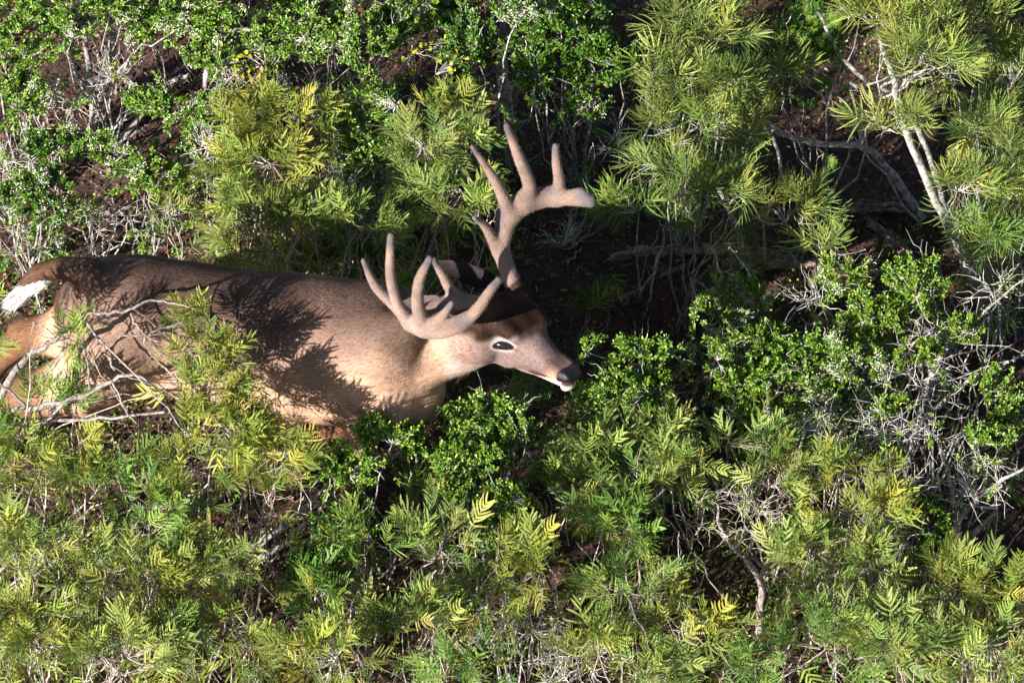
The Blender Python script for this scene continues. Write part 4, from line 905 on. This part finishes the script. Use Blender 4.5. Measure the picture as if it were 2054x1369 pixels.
 ('fern', 'tall loose feathery shrub above the bare reddish twigs in the lower right', [(1510, 900, .55, 85, 50), (1560, 960, .52, 90, 60)], dict(pal='olive', dens=.9, skirt=.5)),
 ('bare', 'leafless shrub with a forked pinkish trunk in the lower right', [(1480, 1040, .48, 100, 70)], dict(lichen=.05, dens=.75, bark='T', limbs=[[(1520, 1290, .0, .013), (1522, 1160, .26, .011), (1450, 1070, .42, .006), (1440, 1010, .5, .003)], [(1522, 1160, .26, .009), (1560, 1110, .34, .006)]])),
 ('fern', 'feathery shrub with a yellow spray in its middle, left of the gnarled forked shrub', [(1690, 960, .55, 110, 60), (1740, 1040, .55, 100, 55)], dict(pal='yellow', dens=.9, skirt=.5)),
 ('fern', 'wide olive feathery shrub in the lower right between the two forked trunks', [(1640, 1130, .52, 110, 70), (1740, 1150, .5, 80, 60)], dict(pal='olive', dens=.85, skirt=.5)),
 ('fern', 'feathery shrub on the right edge below the gnarled forked shrub', [(2000, 1200, .56, 110, 75), (1900, 1180, .5, 60, 60)], dict(pal='yellow', dens=.88, skirt=.5)),
 ('fern', 'feathery shrub in the bottom right corner', [(1980, 1320, .54, 120, 70)], dict(pal='olive', dens=.88, skirt=.5)),
 ('fern', 'big olive feathery shrub at the bottom, left of the corner one', [(1790, 1280, .55, 120, 80)], dict(pal='olive', dens=.88, skirt=.5)),
 ('fern', 'feathery shrub at the bottom, below the forked pinkish trunk', [(1620, 1290, .54, 110, 75), (1500, 1340, .5, 80, 50)], dict(pal='fresh', dens=.85, skirt=.5)),
]
for i, (kind, label, crowns, kw) in enumerate(SH):
    if kw.get('bark') == 'T': kw['bark'] = M_TWIG
    shrub(i, kind, label, crowns, **kw)

# ------------------------------------------------------------------ trunks with their own crowns
shrub(200, 'needle', 'leaning pale-barked young tree with crossing trunks over the dark opening at the right',
      [(1860, 130, .95, 110, 70), (1800, 250, .85, 90, 55), (1900, 30, 1.0, 70, 40)], root=(1985, 640), pal='olive', name='leaning_tree', cat='tree', dens=1.1, skirt=0.0,
      limbs=[[(1985, 640, 0, .016), (1905, 460, .28, .0145), (1850, 340, .48, .0125), (1808, 230, .66, .011), (1790, 150, .8, .010), (1760, 60, .95, .007)],
             [(1905, 455, .26, .010), (1870, 330, .40, .009), (1812, 210, .58, .009), (1700, 130, .7, .007), (1640, 20, .85, .006)],
             [(1800, 230, .62, .009), (1705, 165, .66, .006)]])
shrub(201, 'needle', 'low forked pale tree whose curved trunk reaches left across the dark opening',
      [(1550, 100, .7, 60, 45), (1530, 215, .6, 70, 40)], root=(1850, 440), pal='olive', name='forked_tree', cat='tree', dens=.88, skirt=0.0,
      limbs=[[(1850, 440, 0, .015), (1790, 350, .12, .013), (1735, 297, .22, .0115), (1660, 288, .30, .009), (1585, 275, .40, .009), (1530, 240, .5, .007)],
             [(1735, 297, .22, .012), (1722, 240, .32, .010), (1672, 185, .42, .007)],
             [(1733, 290, .22, .009), (1712, 200, .36, .006), (1695, 130, .5, .005)],
             [(1570, 370, .10, .007), (1560, 300, .24, .006), (1525, 240, .40, .005), (1490, 215, .5, .003)]])
shrub(202, 'small', 'white-barked upright tree trunk at the top, with dark leaves to both sides',
      [(1050, 20, .9, 70, 50), (1180, 210, .55, 50, 40)], root=(1025, 330), pal='deep', name='white_barked_tree', cat='tree', skirt=0.0, lichen=.5,
      limbs=[[(1025, 330, 0, .018), (1020, 220, .22, .017), (1006, 120, .42, .018), (1018, 40, .6, .017), (1024, -60, .8, .014)],
             [(1022, 215, .2, .010), (1040, 160, .33, .008), (1060, 110, .45, .005)], [(890, 200, .1, .008), (900, 60, .45, .010), (905, -40, .6, .009)]])
shrub(203, 'small', 'grey multi-stemmed tree with shaded trunks in the dark hollow at the upper left',
      [(190, 20, .85, 90, 60), (400, 30, .8, 90, 50)], root=(195, 260), name='multi_stemmed_tree', cat='tree', skirt=0.0, lichen=.2,
      limbs=[[(185, 260, 0, .014), (205, 170, .2, .014), (226, 90, .36, .014), (220, 30, .5, .009)], [(190, 260, 0, .011), (180, 150, .2, .010), (172, 60, .38, .009), (175, 10, .5, .01)],
             [(190, 230, .05, .006), (150, 140, .22, .006), (120, 80, .34, .004)], [(240, 290, 0, .010), (290, 220, .06, .010), (340, 165, .12, .008), (380, 150, .15, .006)],
             [(410, 200, .35, .007), (425, 100, .55, .010), (480, 60, .62, .008), (545, 75, .62, .006)]])
shrub(204, 'bare', 'pair of slanting grey lichen-spotted branches left of the dark green leaves in the lower middle',
      [(560, 1040, .3, 60, 35)], root=(520, 1110), name='slanting_branches', cat='branches', lichen=.5, dens=.3,
      limbs=[[(500, 1110, .0, .012), (560, 1060, .08, .011), (620, 1010, .2, .009), (665, 965, .3, .006)], [(520, 1120, .0, .009), (590, 1070, .1, .008), (655, 1010, .22, .006)]])

# ------------------------------------------------------------------ fallen wood
def dead_log(seed, label, pts, name='fallen_log', cat='log'):
    rng = np.random.default_rng(seed); acc = Acc()
    P = spline([np.array(Z(px, py, 0.0)) + np.array([0, 0, r * .8]) for px, py, r in pts], 8); R = np.interp(np.linspace(0, 1, len(P)), np.linspace(0, 1, len(pts)), [p[2] for p in pts])
    P = P + rng.normal(0, .003, P.shape)
    base = P[0].copy(); o = root_at(name, base, label, cat)
    tube(acc, P, R, 10, np.ones(3), 0.22, rng)
    for _ in range(14):
        k = rng.integers(0, len(P) - 6); off = rng.normal(0, .7, 3) * R[k]; off[2] = abs(off[2]) + R[k] * .5
        tube(acc, P[k:k + 6] + off, np.full(6, R[k] * .22), 4, np.ones(3) * rng.uniform(.6, 1.3), .3, rng)
    acc.build('wood', M_WOOD, o)
    return o
dead_log(301, 'long weathered dead log lying in the shade between the antlers and the leaning tree', [(1225, 520, .012), (1330, 508, .017), (1480, 512, .016), (1620, 535, .014), (1700, 550, .008)])
dead_log(302, 'split reddish dead log just below the long weathered one', [(1450, 530, .012), (1540, 532, .018), (1680, 546, .016), (1790, 548, .008)])
dead_log(303, 'short grey dead log at the foot of the forked tree', [(1690, 425, .010), (1770, 420, .015), (1870, 432, .012)])
dead_log(304, 'thin bleached stick lying in the shade below the long log', [(1190, 612, .003), (1240, 600, .005), (1290, 578, .004)], 'fallen_stick', 'stick')
dead_log(305, 'thin dark stick slanting up towards the long log', [(1320, 558, .004), (1360, 540, .006), (1400, 520, .005)], 'fallen_stick', 'stick')
dead_log(306, 'thick grey stick lying on bare soil left of the thick green shrub', [(1380, 800, .006), (1420, 760, .008), (1470, 720, .006)], 'fallen_stick', 'stick')
dead_log(307, 'dead branch slanting through the hollow at the upper left', [(230, 250, .014), (300, 200, .018), (370, 160, .014)], 'fallen_branch', 'branch')
dead_log(308, 'curved dead limb lying at the base of the leaning tree', [(1740, 445, .010), (1800, 500, .017), (1835, 560, .015)], 'fallen_branch', 'branch')
